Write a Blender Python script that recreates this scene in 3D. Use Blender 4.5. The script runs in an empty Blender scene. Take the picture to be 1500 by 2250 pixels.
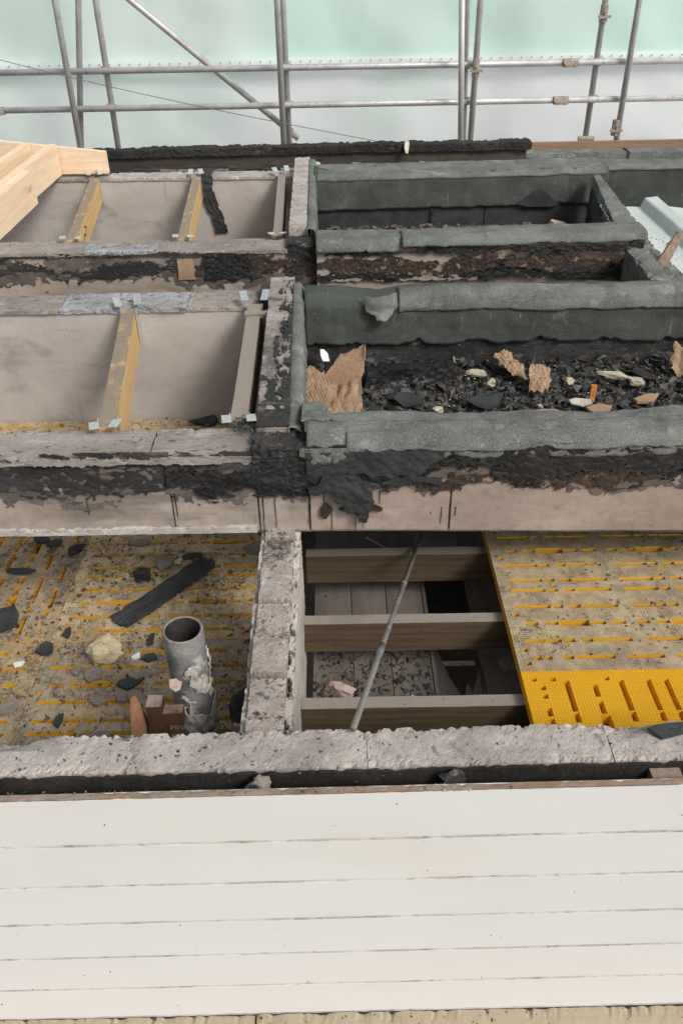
import bpy, bmesh, math, random
from mathutils import Vector, Matrix, noise as mn

S = bpy.context.scene
C = S.collection
R = math.radians

# ------------------------------------------------------------------ camera
CAM_POS = Vector((0, 0, 1.95))
PITCH, ROLL, YAW = R(35.1), R(0.75), R(0.3)
fw = Vector((math.sin(YAW)*math.cos(PITCH), math.cos(YAW)*math.cos(PITCH), -math.sin(PITCH)))
rt = Vector((math.cos(YAW), -math.sin(YAW), 0))
up = rt.cross(fw)
rt2 = math.cos(ROLL)*rt - math.sin(ROLL)*up
up2 = math.sin(ROLL)*rt + math.cos(ROLL)*up
cd = bpy.data.cameras.new('camera')
cd.sensor_fit = 'VERTICAL'; cd.sensor_height = 36; cd.lens = 36*1835/2250
cd.clip_start = 0.02; cd.clip_end = 800
cam = bpy.data.objects.new('camera', cd); C.objects.link(cam)
m = Matrix((rt2, up2, -fw)).transposed().to_4x4(); m.translation = CAM_POS
cam.matrix_world = m
S.camera = cam
# ------------------------------------------------------------------ sky, sun, exposure
SUN_EL, SUN_AZ = R(42), R(136)          # azimuth clockwise from +Y: behind the camera, to the right
w = bpy.data.worlds.new('World'); S.world = w; w.use_nodes = True
wn = w.node_tree.nodes; wl = w.node_tree.links; wn.clear()
wo = wn.new('ShaderNodeOutputWorld'); wb = wn.new('ShaderNodeBackground')
sky = wn.new('ShaderNodeTexSky'); sky.sky_type = 'NISHITA'; sky.sun_disc = False
sky.sun_elevation = SUN_EL; sky.sun_rotation = SUN_AZ
sky.air_density = 1.0; sky.dust_density = 4.0; sky.ozone_density = 1.0
hs = wn.new('ShaderNodeHueSaturation'); hs.inputs['Saturation'].default_value = 0.3
wl.new(sky.outputs[0], hs.inputs['Color']); wl.new(hs.outputs[0], wb.inputs[0]); wl.new(wb.outputs[0], wo.inputs[0])
wb.inputs[1].default_value = 0.098
sd = bpy.data.lights.new('sun', 'SUN'); sd.energy = 1.5; sd.angle = R(16); sd.color = (1, .96, .9)
sun = bpy.data.objects.new('sun', sd); C.objects.link(sun)
sdir = Vector((math.sin(SUN_AZ)*math.cos(SUN_EL), math.cos(SUN_AZ)*math.cos(SUN_EL), math.sin(SUN_EL)))
sun.location = (3, -3, 8); sun.rotation_euler = sdir.to_track_quat('Z', 'Y').to_euler()
S.view_settings.view_transform = 'Standard'; S.view_settings.look = 'None'
S.view_settings.gamma = 1; S.view_settings.use_curve_mapping = False
S.view_settings.exposure = 0.55

# ------------------------------------------------------------------ material helpers
class M:
    def __init__(s, name, rough=.85, spec=.3, coord='Object', metal=0):
        s.m = bpy.data.materials.new(name); s.m.use_nodes = True
        s.t = s.m.node_tree; s.n = s.t.nodes; s.l = s.t.links; s.n.clear()
        s.out = s.n.new('ShaderNodeOutputMaterial'); s.b = s.n.new('ShaderNodeBsdfPrincipled')
        s.l.new(s.b.outputs[0], s.out.inputs[0])
        s.b.inputs['Roughness'].default_value = rough
        s.b.inputs['Specular IOR Level'].default_value = spec
        s.b.inputs['Metallic'].default_value = metal
        s.tc = s.n.new('ShaderNodeTexCoord'); s.co = s.tc.outputs[coord]
        s.h = None
    def map(s, scale=(1, 1, 1), loc=(0, 0, 0), rot=(0, 0, 0)):
        k = s.n.new('ShaderNodeMapping'); s.l.new(s.co, k.inputs[0])
        k.inputs['Scale'].default_value = scale; k.inputs['Location'].default_value = loc; k.inputs['Rotation'].default_value = rot
        return k.outputs[0]
    def noise(s, sc, det=4, ro=.6, dist=0, vec=None, loc=0):
        k = s.n.new('ShaderNodeTexNoise'); s.l.new(vec if vec is not None else s.co, k.inputs['Vector'])
        if loc:
            k.noise_dimensions = '4D'; k.inputs['W'].default_value = loc
        k.inputs['Scale'].default_value = sc; k.inputs['Detail'].default_value = det
        k.inputs['Roughness'].default_value = ro; k.inputs['Distortion'].default_value = dist
        return k.outputs[0]
    def vor(s, sc, feat='F1', vec=None):
        k = s.n.new('ShaderNodeTexVoronoi'); s.l.new(vec if vec is not None else s.co, k.inputs['Vector'])
        k.feature = feat; k.inputs['Scale'].default_value = sc
        return k.outputs[0]
    def ramp(s, f, a, b):
        k = s.n.new('ShaderNodeMapRange'); s.l.new(f, k.inputs[0]); k.interpolation_type = 'SMOOTHSTEP'
        k.inputs[1].default_value = a; k.inputs[2].default_value = b
        return k.outputs[0]
    def math(s, op, a, b=0):
        k = s.n.new('ShaderNodeMath'); k.operation = op
        for i, v in enumerate((a, b)):
            if isinstance(v, (int, float)): k.inputs[i].default_value = v
            else: s.l.new(v, k.inputs[i])
        return k.outputs[0]
    def mix(s, f, a, b):
        k = s.n.new('ShaderNodeMix'); k.data_type = 'RGBA'
        for i, v in ((0, f), (6, a), (7, b)):
            if isinstance(v, (int, float)): k.inputs[i].default_value = v
            elif isinstance(v, tuple): k.inputs[i].default_value = (*v, 1)
            else: s.l.new(v, k.inputs[i])
        return k.outputs[2]
    def col(s, c):
        if isinstance(c, tuple): s.b.inputs['Base Color'].default_value = (*c, 1)
        else: s.l.new(c, s.b.inputs['Base Color'])
    def rgh(s, f): s.l.new(f, s.b.inputs['Roughness'])
    def addh(s, f, k):
        f = s.math('MULTIPLY', f, k); s.h = f if s.h is None else s.math('ADD', s.h, f)
    def top(s):
        g = s.n.new('ShaderNodeNewGeometry'); x = s.n.new('ShaderNodeSeparateXYZ'); s.l.new(g.outputs['True Normal'], x.inputs[0])
        return x.outputs[2]
    def done(s, dist=.01, strength=1):
        if s.h is not None:
            k = s.n.new('ShaderNodeBump'); k.inputs['Strength'].default_value = strength; k.inputs['Distance'].default_value = dist
            s.l.new(s.h, k.inputs['Height']); s.l.new(k.outputs[0], s.b.inputs['Normal'])
        return s.m

def grime(name, c1, c2, sc=4, rough=.9, specks=(), bump=((60, .3),), fine=(90, .35), dist=.006, spec=.2, vecscale=None, dust=None, streak=None):
    """Two-tone noise colour, fine mottling, sharp-edged specks and stains, and relief."""
    q = M(name, rough, spec)
    v = q.map(vecscale) if vecscale else None
    c = q.mix(q.ramp(q.noise(sc, 5, .6, .3, v), .35, .65), c1, c2)
    f = q.noise(fine[0], 4, .65, 0, v)
    c = q.mix(q.math('MULTIPLY', q.ramp(f, .55, .25), fine[1]), c, tuple(x*.25 for x in c1))
    for i, (s_, t0, t1, col, amt) in enumerate(specks):
        k = q.math('MULTIPLY', q.ramp(q.noise(s_, 4, .62, .2, v, loc=3.1+i*1.7), t0, t1), amt)
        c = q.mix(k, c, col)
    if streak:
        for vs_, loc_, t0, t1, col, amt, *ro in streak:
            c = q.mix(q.math('MULTIPLY', q.ramp(q.noise(1, 5, .65, .4, q.map(vs_, rot=(0, ro[0] if ro else 0, 0)), loc=loc_), t0, t1), amt), c, col)
    if dust:
        k = q.math('MULTIPLY', q.ramp(q.top(), .3, .9), q.ramp(q.noise(9, 5, .65, loc=8.), dust[1], dust[2]))
        c = q.mix(k, c, dust[0])
    q.col(c)
    for s_, a in bump: q.addh(q.noise(s_, 6, .65, 0, v), a)
    return q.done(dist)

BLACK = (.012, .012, .013)
mt = {}
mt['concrete'] = grime('pale_concrete', (.48, .435, .395), (.33, .295, .27), 7, .95,
    specks=[(45, .60, .68, (.16, .145, .135), .7), (95, .63, .68, (.08, .072, .068), .75), (14, .60, .7, (.16, .15, .14), .7), (4, .53, .68, (.25, .228, .21), .7), (22, .64, .72, (.56, .52, .48), .7)],
    bump=((30, .5), (110, .7), (260, .4)), dist=.006)
mt['concrete_dark'] = grime('sooty_concrete', (.038, .033, .029), (.022, .019, .017), 7, .95,
    specks=[(60, .64, .68, (.3, .28, .26), .6)], bump=((40, .5), (150, .4)), dist=.008)
mt['brick'] = grime('mortar_coated_brick', (.43, .375, .335), (.30, .26, .23), 9, .95,
    specks=[(24, .56, .66, (.17, .15, .138), .75), (110, .62, .67, (.05, .05, .05), .8), (16, .63, .72, (.55, .5, .46), .8)],
    bump=((30, .4), (120, .6), (260, .4)), dist=.006)
mt['mortar'] = grime('crumbling_mortar', (.22, .20, .185), (.12, .11, .10), 14, .95,
    specks=[(70, .6, .66, (.42, .39, .36), .8)], bump=((60, .8), (160, .6)), dist=.014)
mt['plaster_side'] = grime('scuffed_plaster', (.50, .46, .42), (.36, .33, .30), 6, .9,
    specks=[(30, .62, .7, (.16, .14, .13), .7), (120, .64, .68, (.06, .06, .06), .7)], bump=((20, .3), (120, .2)), vecscale=(1, .6, 2))
mt['board'] = grime('sooted_plasterboard', (.40, .335, .285), (.30, .25, .21), 3, .92,
    specks=[(2.2, .52, .72, (.17, .145, .125), .75), (55, .68, .71, (.03, .028, .026), .9), (9, .60, .72, (.2, .165, .14), .6)],
    bump=((25, .12), (140, .12)), fine=(40, .22), streak=[((1.2, 4, 9), 1.5, .46, .64, (.13, .108, .092), .7), ((45, 4, 4), 2.5, .62, .72, (.14, .115, .10), .5), ((4, 4, 4), 6.5, .58, .72, (.50, .45, .40), .35)])
mt['board_wall'] = grime('plain_dusty_plasterboard', (.47, .425, .39), (.40, .36, .325), 1.6, .92,
    specks=[(34, .71, .73, (.05, .045, .04), .9), (3, .58, .72, (.22, .19, .165), .6), (70, .70, .72, (.03, .03, .03), .9)],
    bump=((25, .08), (140, .08)), fine=(30, .12), streak=[((.8, 3, 5), 1.5, .50, .72, (.21, .185, .165), .5), ((2.5, 4, 22), 2.5, .62, .74, (.16, .14, .12), .5), ((30, 4, 2.5), 4.5, .64, .74, (.17, .145, .125), .4)])
mt['board_pink'] = grime('pinkish_plasterboard', (.385, .305, .255), (.31, .245, .205), 3, .92,
    specks=[(5, .58, .7, (.22, .16, .13), .6), (60, .67, .7, (.04, .035, .03), .9), (20, .66, .72, (.1, .07, .05), .7)], bump=((25, .12), (140, .12)), fine=(40, .2), streak=[((1.5, 4, 12), 1.5, .46, .66, (.24, .18, .15), .6), ((50, 4, 4), 2.5, .63, .72, (.18, .13, .10), .5), ((3, 4, 4), 6.5, .56, .72, (.52, .46, .41), .4)])
mt['char'] = grime('charred_bitumen', (.018, .018, .0185), (.045, .043, .042), 8, .85, vecscale=(.5, 1, 1.2),
    specks=[(20, .57, .66, (.15, .125, .105), .75), (7, .62, .70, (.25, .205, .17), .55), (70, .66, .69, (.22, .2, .18), .7), (11, .62, .68, (.06, .05, .042), .8)], bump=((18, .2), (60, .5), (160, .6)), dist=.005, spec=.35)
mt['soot'] = grime('soot_stain', (.15, .125, .107), (.085, .072, .063), 9, .95, specks=[(24, .56, .64, (.045, .04, .037), .8), (14, .60, .68, (.27, .225, .19), .7), (90, .62, .68, (.03, .028, .027), .7)], bump=((60, .4), (160, .4)), dist=.003, vecscale=(.5, 1, 1))
mt['tar'] = grime('glossy_tar', (.010, .010, .011), (.022, .021, .021), 9, .42,
    specks=[(50, .66, .70, (.12, .10, .08), .5)], bump=((20, .4), (70, .5), (170, .3)), dist=.008, spec=.5)
mt['tar_brown'] = grime('brown_burnt_coating', (.065, .036, .022), (.022, .018, .015), 16, .55,
    specks=[(24, .55, .62, (.015, .013, .012), .9), (60, .66, .69, (.40, .36, .30), .8), (12, .62, .68, (.17, .085, .035), .7), (18, .60, .66, (.30, .24, .19), .75)], bump=((30, .5), (90, .6)), dist=.008, spec=.5)
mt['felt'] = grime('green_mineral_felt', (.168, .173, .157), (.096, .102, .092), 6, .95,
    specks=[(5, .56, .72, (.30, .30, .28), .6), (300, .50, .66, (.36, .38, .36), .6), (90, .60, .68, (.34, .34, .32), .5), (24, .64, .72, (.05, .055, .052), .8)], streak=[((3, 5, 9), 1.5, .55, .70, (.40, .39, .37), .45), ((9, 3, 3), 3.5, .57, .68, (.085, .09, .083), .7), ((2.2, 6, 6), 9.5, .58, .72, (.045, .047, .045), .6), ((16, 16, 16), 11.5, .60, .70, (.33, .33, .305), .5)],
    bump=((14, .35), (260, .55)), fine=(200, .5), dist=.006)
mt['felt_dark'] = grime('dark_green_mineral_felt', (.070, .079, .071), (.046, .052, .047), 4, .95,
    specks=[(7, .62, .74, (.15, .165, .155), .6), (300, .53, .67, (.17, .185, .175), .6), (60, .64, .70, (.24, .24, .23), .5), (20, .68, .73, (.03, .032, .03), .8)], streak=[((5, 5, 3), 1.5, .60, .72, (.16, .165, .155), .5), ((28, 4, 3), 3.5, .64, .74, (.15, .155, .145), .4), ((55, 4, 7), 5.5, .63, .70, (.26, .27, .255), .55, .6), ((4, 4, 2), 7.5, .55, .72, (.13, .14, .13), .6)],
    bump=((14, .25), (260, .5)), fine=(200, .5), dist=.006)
mt['felt_black'] = grime('black_roofing_felt', (.040, .042, .044), (.022, .023, .024), 8, .8,
    specks=[(30, .64, .70, (.10, .095, .09), .7), (150, .66, .70, (.16, .15, .14), .5)], bump=((14, .5), (160, .4)), dist=.008, spec=.35)
mt['plate'] = grime('cracked_grey_coating', (.34, .305, .275), (.22, .195, .175), 6, .9,
    specks=[(9, .60, .66, (.40, .40, .42), .7), (30, .61, .66, (.09, .08, .075), .8), (85, .66, .70, (.03, .03, .03), .8)],
    bump=((22, .5), (90, .5), (200, .3)), dist=.007, vecscale=(.45, 1, 1))
mt['plate_blue'] = grime('bluish_flaking_coating', (.36, .365, .385), (.25, .245, .25), 8, .9,
    specks=[(30, .56, .62, (.12, .11, .11), .8), (14, .62, .68, (.42, .38, .34), .8)], bump=((26, .9), (90, .5)), dist=.014, vecscale=(.5, 1, 1))
mt['pt_wall'] = grime('sooty_block_top', (.42, .375, .345), (.24, .215, .20), 7, .95,
    specks=[(9, .54, .66, (.085, .08, .08), .85), (50, .63, .68, (.04, .04, .042), .85), (26, .66, .73, (.52, .46, .42), .7)],
    bump=((24, .5), (100, .6), (220, .4)), dist=.008, vecscale=(.8, 1.6, 1), streak=[((7, 2, 3), 1.5, .44, .62, (.07, .066, .066), .8), ((20, 60, 20), 4.5, .58, .66, (.05, .047, .047), .6)])
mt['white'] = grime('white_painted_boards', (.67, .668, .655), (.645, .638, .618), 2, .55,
    specks=[(70, .725, .74, (.2, .18, .16), .8), (1.2, .5, .75, (.63, .59, .50), .5), (5, .6, .75, (.58, .565, .53), .45)], bump=((40, .05), (4, .1)), fine=(8, .03), dist=.004, spec=.4, vecscale=(.25, 1, 1))  # broad yellowish noise stands in for warm light on the boards
mt['groove'] = grime('dusty_groove', (.42, .40, .375), (.64, .62, .59), 12, .9, specks=[(70, .55, .65, (.18, .165, .15), .7)], vecscale=(.4, 1, 1))
mt['pine'] = M('fresh_pine', .7, .25)
q = mt['pine']; v = q.map((18, 1.2, 18))
c = q.mix(q.ramp(q.noise(2.2, 5, .6, .6, v), .3, .7), (.80, .63, .45), (.72, .53, .35))
c = q.mix(q.math('MULTIPLY', q.ramp(q.noise(6, 2, .5, 0, q.map((1, .4, 1))), .68, .74), .6), c, (.42, .2, .10)); q.col(c)
q.addh(q.noise(3, 4, .6, 0, v), .2); mt['pine'] = q.done(.004)
def joist_mat(name, ca, cb, dustc, d0, d1):
    q = M(name, .8, .2); v = q.map((22, 1.3, 22))
    c = q.mix(q.ramp(q.noise(2.2, 5, .6, .6, v), .3, .7), ca, cb)
    c = q.mix(q.math('MULTIPLY', q.ramp(q.top(), .3, .9), q.ramp(q.noise(11, 5, .65, loc=2.), d0, d1)), c, dustc)
    c = q.mix(q.math('MULTIPLY', q.ramp(q.noise(60, 4, .6, loc=5.), .66, .69), .85), c, (.05, .045, .04)); q.col(c)
    q.addh(q.noise(3, 4, .6, 0, v), .4); q.addh(q.noise(70, 4), .3); return q.done(.005)
mt['joist'] = joist_mat('sooty_topped_pine', (.66, .45, .22), (.55, .34, .15), (.25, .20, .15), .25, .5)
mt['joist_dirty'] = joist_mat('soot_covered_timber', (.26, .20, .14), (.17, .13, .09), (.27, .235, .20), .1, .3)
def lateral_timber(name, ca, cb, dustc, d0=.2, d1=.45):
    q = M(name, .85, .2); v = q.map((1.3, 22, 22))
    c = q.mix(q.ramp(q.noise(2.2, 5, .6, .6, v), .3, .7), ca, cb)
    c = q.mix(q.math('MULTIPLY', q.ramp(q.top(), .3, .9), q.ramp(q.noise(9, 5, .65, loc=2.), d0, d1)), c, dustc)
    c = q.mix(q.math('MULTIPLY', q.ramp(q.noise(70, 4, .6, loc=5.), .65, .69), .8), c, (.03, .028, .025)); q.col(c)
    q.addh(q.noise(3, 4, .6, 0, v), .5); q.addh(q.noise(60, 4), .3); return q.done(.005)
mt['floor_joist'] = lateral_timber('old_floor_timber', (.115, .078, .047), (.074, .051, .032), (.27, .235, .20), .15, .4)
mt['toe'] = lateral_timber('brown_toe_board', (.30, .19, .135), (.24, .15, .105), (.3, .2, .15))
mt['ledge'] = lateral_timber('dirty_ledge_board', (.38, .285, .175), (.29, .215, .13), (.38, .31, .22))
mt['cap'] = lateral_timber('weathered_batten', (.24, .165, .11), (.13, .09, .065), (.27, .21, .17), .35, .6)
mt['pine_x'] = lateral_timber('fresh_pine_crossways', (.80, .63, .45), (.72, .53, .35), (.78, .6, .42))
mt['redwood'] = grime('red_brown_timber', (.095, .045, .027), (.065, .031, .02), 8, .6, bump=((30, .2),), vecscale=(4, 4, .6), dust=((.3, .24, .2), .3, .6))
mt['plank'] = grime('grey_floorboard', (.175, .15, .13), (.125, .106, .092), 4, .9,
    specks=[(70, .66, .69, (.04, .036, .034), .85), (10, .6, .7, (.14, .12, .105), .6)], bump=((30, .2), (150, .2)), vecscale=(3, .5, 1))
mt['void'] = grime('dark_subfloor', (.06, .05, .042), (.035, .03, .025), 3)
mt['galv'] = M('galvanised_steel', .42, .5, metal=.85)
q = mt['galv']; q.col(q.mix(q.ramp(q.vor(70), .1, .5), (.62, .64, .65), (.78, .79, .8))); mt['galv'] = q.done()
mt['tube'] = M('scaffold_tube_steel', .5, .4, metal=.35)
q = mt['tube']; c = q.mix(q.ramp(q.noise(5, 5, .65), .35, .65), (.52, .51, .51), (.40, .39, .39))
c = q.mix(q.math('MULTIPLY', q.ramp(q.noise(30, 4, .6), .62, .68), .6), c, (.20, .13, .09)); q.col(c); q.addh(q.noise(90, 3), .2); mt['tube'] = q.done(.003)
mt['coupler'] = grime('rusty_coupler_steel', (.26, .20, .155), (.36, .32, .28), 25, .6, specks=[(60, .6, .66, (.10, .05, .03), .8)], spec=.5)
mt['rod'] = grime('dull_conduit', (.17, .16, .148), (.11, .103, .095), 14, .6, specks=[(40, .64, .7, (.42, .4, .37), .7)], spec=.4)
mt['foam'] = grime('yellow_foam', (.66, .56, .37), (.58, .47, .29), 14, .9, specks=[(60, .64, .68, (.35, .28, .16), .6)], bump=((40, .7), (120, .6)), dist=.01)
mt['foam_pale'] = grime('pale_foam', (.50, .46, .35), (.36, .32, .23), 14, .9, specks=[(40, .62, .68, (.2, .17, .12), .7)], bump=((40, .7),))
mt['slate'] = grime('grey_slate', (.055, .058, .062), (.035, .036, .038), 10, .75, specks=[(60, .66, .69, (.25, .22, .19), .6)], bump=((25, .5), (120, .4)), dist=.008)
mt['plasterbit'] = grime('broken_plaster', (.26, .225, .19), (.19, .165, .14), 12, .92, specks=[(50, .63, .68, (.09, .08, .07), .7)], bump=((30, .5), (120, .4)))
mt['plasterpink'] = grime('pink_plaster', (.42, .31, .275), (.52, .42, .38), 12, .92, specks=[(50, .62, .67, (.2, .14, .12), .7)], bump=((30, .6), (120, .4)))
mt['kraft'] = grime('brown_kraft_paper', (.37, .255, .165), (.28, .185, .115), 9, .85, specks=[(34, .60, .67, (.14, .085, .05), .7), (90, .67, .7, (.03, .025, .02), .8)], bump=((22, .5),))
mt['whitepaper'] = grime('white_scrap', (.8, .8, .8), (.68, .68, .7), 12, .6, bump=((20, .5),))
mt['cream'] = grime('cream_chip', (.62, .58, .47), (.5, .46, .37), 12, .8, specks=[(60, .64, .68, (.3, .26, .2), .6)])
mt['orange'] = grime('orange_sliver', (.52, .24, .09), (.38, .16, .06), 12, .7)
mt['gutter'] = grime('white_coated_metal', (.56, .60, .585), (.48, .515, .50), 3, .4, specks=[(50, .70, .73, (.2, .19, .18), .6)], spec=.5, bump=((6, .05),))
mt['woodbit'] = grime('weathered_splinter', (.30, .22, .17), (.2, .145, .11), 12, .9, bump=((30, .6),), vecscale=(3, .7, 3))
mt['charbeam'] = grime('charred_beam', (.022, .022, .023), (.045, .041, .037), 5, .85,
    specks=[(20, .63, .69, (.10, .09, .08), .7), (70, .66, .69, (.25, .22, .19), .6)], bump=((20, .8), (80, .6)), dist=.014, vecscale=(.5, 1, 1))
mt['charbrown'] = grime('smoked_brown_board', (.085, .072, .062), (.05, .043, .038), 4, .9, specks=[(30, .62, .68, (.02, .02, .02), .8)], bump=((20, .5), (80, .4)), vecscale=(.4, 1, 1))
mt['pipe'] = grime('scorched_pipe', (.25, .25, .245), (.12, .12, .12), 7, .6,
    specks=[(6, .45, .66, (.33, .315, .295), .8), (15, .55, .66, (.46, .43, .40), .75), (30, .62, .68, (.025, .024, .024), .8)], bump=((12, .4), (60, .4)), dist=.01, spec=.35)
mt['pipe_in'] = grime('sooty_pipe_inside', (.045, .042, .038), (.02, .02, .02), 8, .85)
mt['card'] = grime('red_brown_card', (.36, .19, .11), (.28, .14, .08), 9, .85)
mt['dustbits'] = grime('grey_brown_crumbs', (.20, .165, .135), (.09, .075, .062), 40, .95)
mt['blackbits'] = grime('black_crumbs', (.018, .018, .018), (.075, .07, .065), 22, .6, specks=[(14, .66, .69, (.4, .38, .35), .8)], spec=.5)
mt['soil'] = grime('gravel_yard', (.24, .235, .22), (.18, .175, .165), 2)
mt['rope'] = M('thin_cable', .6, .3); mt['rope'].col((.16, .16, .165)); mt['rope'] = mt['rope'].done()
mt['mark'] = M('marker_ink', .6, .3); mt['mark'].col((.06, .045, .03)); mt['mark'] = mt['mark'].done()
mt['render'] = grime('outer_render', (.35, .32, .29), (.28, .255, .23), 3)
def yellow(name, dustc, d0, d1, bl, blk):
    q = M(name, .55, .4)
    c = q.mix(q.ramp(q.noise(5, 3), .35, .65), (.86, .47, .016) if d1 == 0 else (.70, .39, .035), (.80, .42, .012) if d1 == 0 else (.62, .33, .025))
    x = q.n.new('ShaderNodeSeparateXYZ'); q.l.new(q.co, x.inputs[0])
    kx = 2*math.pi/.0100
    st = q.math('MINIMUM', q.math('SINE', q.math('MULTIPLY', x.outputs[0], kx)), q.math('SINE', q.math('MULTIPLY', x.outputs[1], kx)))
    st = q.ramp(st, -.45, .35)
    gap = q.math('SUBTRACT', 1, st)
    t = q.ramp(q.top(), .3, .9)
    if d1 > 0:
        du = q.ramp(q.noise(6, 6, .68, .4, loc=bl), d0, d1)
        du = q.math('MULTIPLY', q.math('MULTIPLY', du, t), .95)
        c = q.mix(du, c, q.mix(q.ramp(q.noise(22, 5, .6, loc=bl+2), .4, .6), dustc, tuple(k*.72 for k in dustc)))
        g = q.math('MULTIPLY', q.ramp(q.noise(9, 6, .7, .5, loc=bl+4), *blk), q.ramp(q.noise(60, 5, .65, loc=bl+6), .40, .56))
        c = q.mix(q.math('MULTIPLY', q.math('MULTIPLY', g, t), q.math('ADD', .35, q.math('MULTIPLY', gap, .6))), c, (.075, .06, .048))
        g2 = q.ramp(q.noise(3.2, 5, .65, .5, loc=bl+14), .48, .66)
        c = q.mix(q.math('MULTIPLY', q.math('MULTIPLY', g2, t), .6), c, (.24, .195, .15))
        k = q.math('MULTIPLY', q.ramp(q.noise(75, 4, .6, loc=bl+9), .62, .66), t)
        c = q.mix(q.math('MULTIPLY', k, .9), c, (.05, .042, .035))
        c = q.mix(q.math('MULTIPLY', q.math('MULTIPLY', st, t), .0), c, (.10, .075, .045))
        c = q.mix(q.math('MULTIPLY', q.math('MULTIPLY', gap, t), .30), c, (.12, .09, .05))
    else:
        c = q.mix(q.math('MULTIPLY', q.math('MULTIPLY', gap, t), .40), c, (.46, .21, .006))  # stud shading also put into the colour: darker between studs
    q.col(c); q.addh(q.math('MULTIPLY', st, t), 1)
    return q.done(.0022)
mt['y_mid'] = yellow('dusty_yellow_plastic', (.74, .60, .385), .23, .50, 1.0, (.44, .60))
mt['y_grey'] = yellow('grey_dusted_yellow_plastic', (.50, .425, .32), .26, .50, 5.0, (.44, .60))
mt['y_tan'] = yellow('tan_dusted_yellow_plastic', (.62, .51, .345), .22, .46, 9.0, (.48, .66))
mt['y_left'] = yellow('brown_dusted_yellow_plastic', (.58, .46, .295), .24, .50, 13.0, (.43, .60))
mt['y_new'] = yellow('clean_yellow_plastic', (.5, .4, .3), 0, 0, 1.0, (.5, .6))
def sheeting(name, ca, cb):
    q = M(name, .5, .3)
    v = q.map((.5, 1, .35)); v2 = q.map((60, 1, 1.5))
    c = q.mix(q.ramp(q.noise(1.1, 3, .5, .6, v), .35, .65), ca, cb)
    c = q.mix(q.math('MULTIPLY', q.ramp(q.noise(3, 3, .6, 0, v2), .4, .7), .10), c, (.95, .97, .97))
    q.col(c)
    tr = q.n.new('ShaderNodeBsdfTranslucent'); q.l.new(c, tr.inputs[0])
    mx = q.n.new('ShaderNodeMixShader'); mx.inputs[0].default_value = .45
    q.l.new(q.b.outputs[0], mx.inputs[1]); q.l.new(tr.outputs[0], mx.inputs[2]); q.l.new(mx.outputs[0], q.out.inputs[0])
    q.addh(q.noise(3, 3, .6, 0, v2), .2)
    return q.done(.003)
mt['sheet_up'] = sheeting('greenish_sheeting', (.72, .98, .87), (.84, .98, .92))
mt['sheet_low'] = sheeting('whitish_sheeting', (.95, .97, .985), (.86, .98, .93))
mt['band'] = sheeting('white_sheet_hem', (.95, .97, .98), (.92, .95, .96))
mt['eyelet'] = M('eyelet_metal', .5, .4); mt['eyelet'].col((.32, .34, .34)); mt['eyelet'] = mt['eyelet'].done()

# ------------------------------------------------------------------ object helpers
ORG = {}
def thing(name, label, cat, loc=(0, 0, 0), group=None, kind=None):
    o = bpy.data.objects.new(name, None); C.objects.link(o); o.location = loc; o.empty_display_size = .1
    tag(o, label, cat, group, kind); ORG[o.name] = Vector(loc); return o
def tag(o, label=None, cat=None, group=None, kind=None):
    if label: o['label'] = label
    if cat: o['category'] = cat
    if group: o['group'] = group
    o['kind'] = kind or 'thing'
    return o
def mesh(name, vf, mat, parent=None, smooth=False, solid=0, offset=0, bev=0, soft=0):
    """Link one mesh object; verts are world coordinates, the origin is the root's base (or the mesh's own base)."""
    vs, fs = vf
    vs = [Vector(v) for v in vs]
    if parent is not None: o0 = ORG[parent.name]
    else:
        lo = [min(v[i] for v in vs) for i in range(3)]; hi = [max(v[i] for v in vs) for i in range(3)]
        o0 = Vector(((lo[0]+hi[0])/2, (lo[1]+hi[1])/2, lo[2]))
    me = bpy.data.meshes.new(name); me.from_pydata([v-o0 for v in vs], [], fs); me.update()
    bm = bmesh.new(); bm.from_mesh(me); bmesh.ops.recalc_face_normals(bm, faces=bm.faces)
    if bev: bmesh.ops.bevel(bm, geom=list(bm.edges), offset=bev, segments=1, affect='EDGES', clamp_overlap=True)
    for _ in range(soft):
        bv = [v for v in bm.verts if v.is_boundary]
        bmesh.ops.smooth_vert(bm, verts=bv, factor=.5, use_axis_x=True, use_axis_y=True, use_axis_z=True)
    bm.to_mesh(me); bm.free()
    if smooth: me.polygons.foreach_set('use_smooth', [True]*len(me.polygons))
    me.materials.append(mt[mat])
    o = bpy.data.objects.new(name, me); C.objects.link(o)
    if parent is not None: o.parent = parent
    else: o.location = o0
    ORG[o.name] = o0
    if solid:
        k = o.modifiers.new('thickness', 'SOLIDIFY'); k.thickness = solid; k.offset = offset
    return o
def copy_tree(o, parent=None):
    c = o.copy(); C.objects.link(c); c.parent = parent
    for ch in list(o.children): copy_tree(ch, c)
    return c
def N(p, f=1., s=0.):
    return mn.noise((p[0]*f+s*7.31, p[1]*f-s*3.17, p[2]*f+s*1.93))
def NV(p, f=1., s=0.):
    return mn.noise_vector((p[0]*f+s*7.31, p[1]*f-s*3.17, p[2]*f+s*1.93))
def box(x0, x1, y0, y1, z0, z1):
    v = [(x, y, z) for x in (x0, x1) for y in (y0, y1) for z in (z0, z1)]
    return v, [(0, 1, 3, 2), (4, 6, 7, 5), (0, 4, 5, 1), (2, 3, 7, 6), (0, 2, 6, 4), (1, 5, 7, 3)]
def join(*vfs):
    V_, F_ = [], []
    for v, f in vfs:
        k = len(V_); V_ += list(v); F_ += [tuple(i+k for i in q) for q in f]
    return V_, F_
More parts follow.
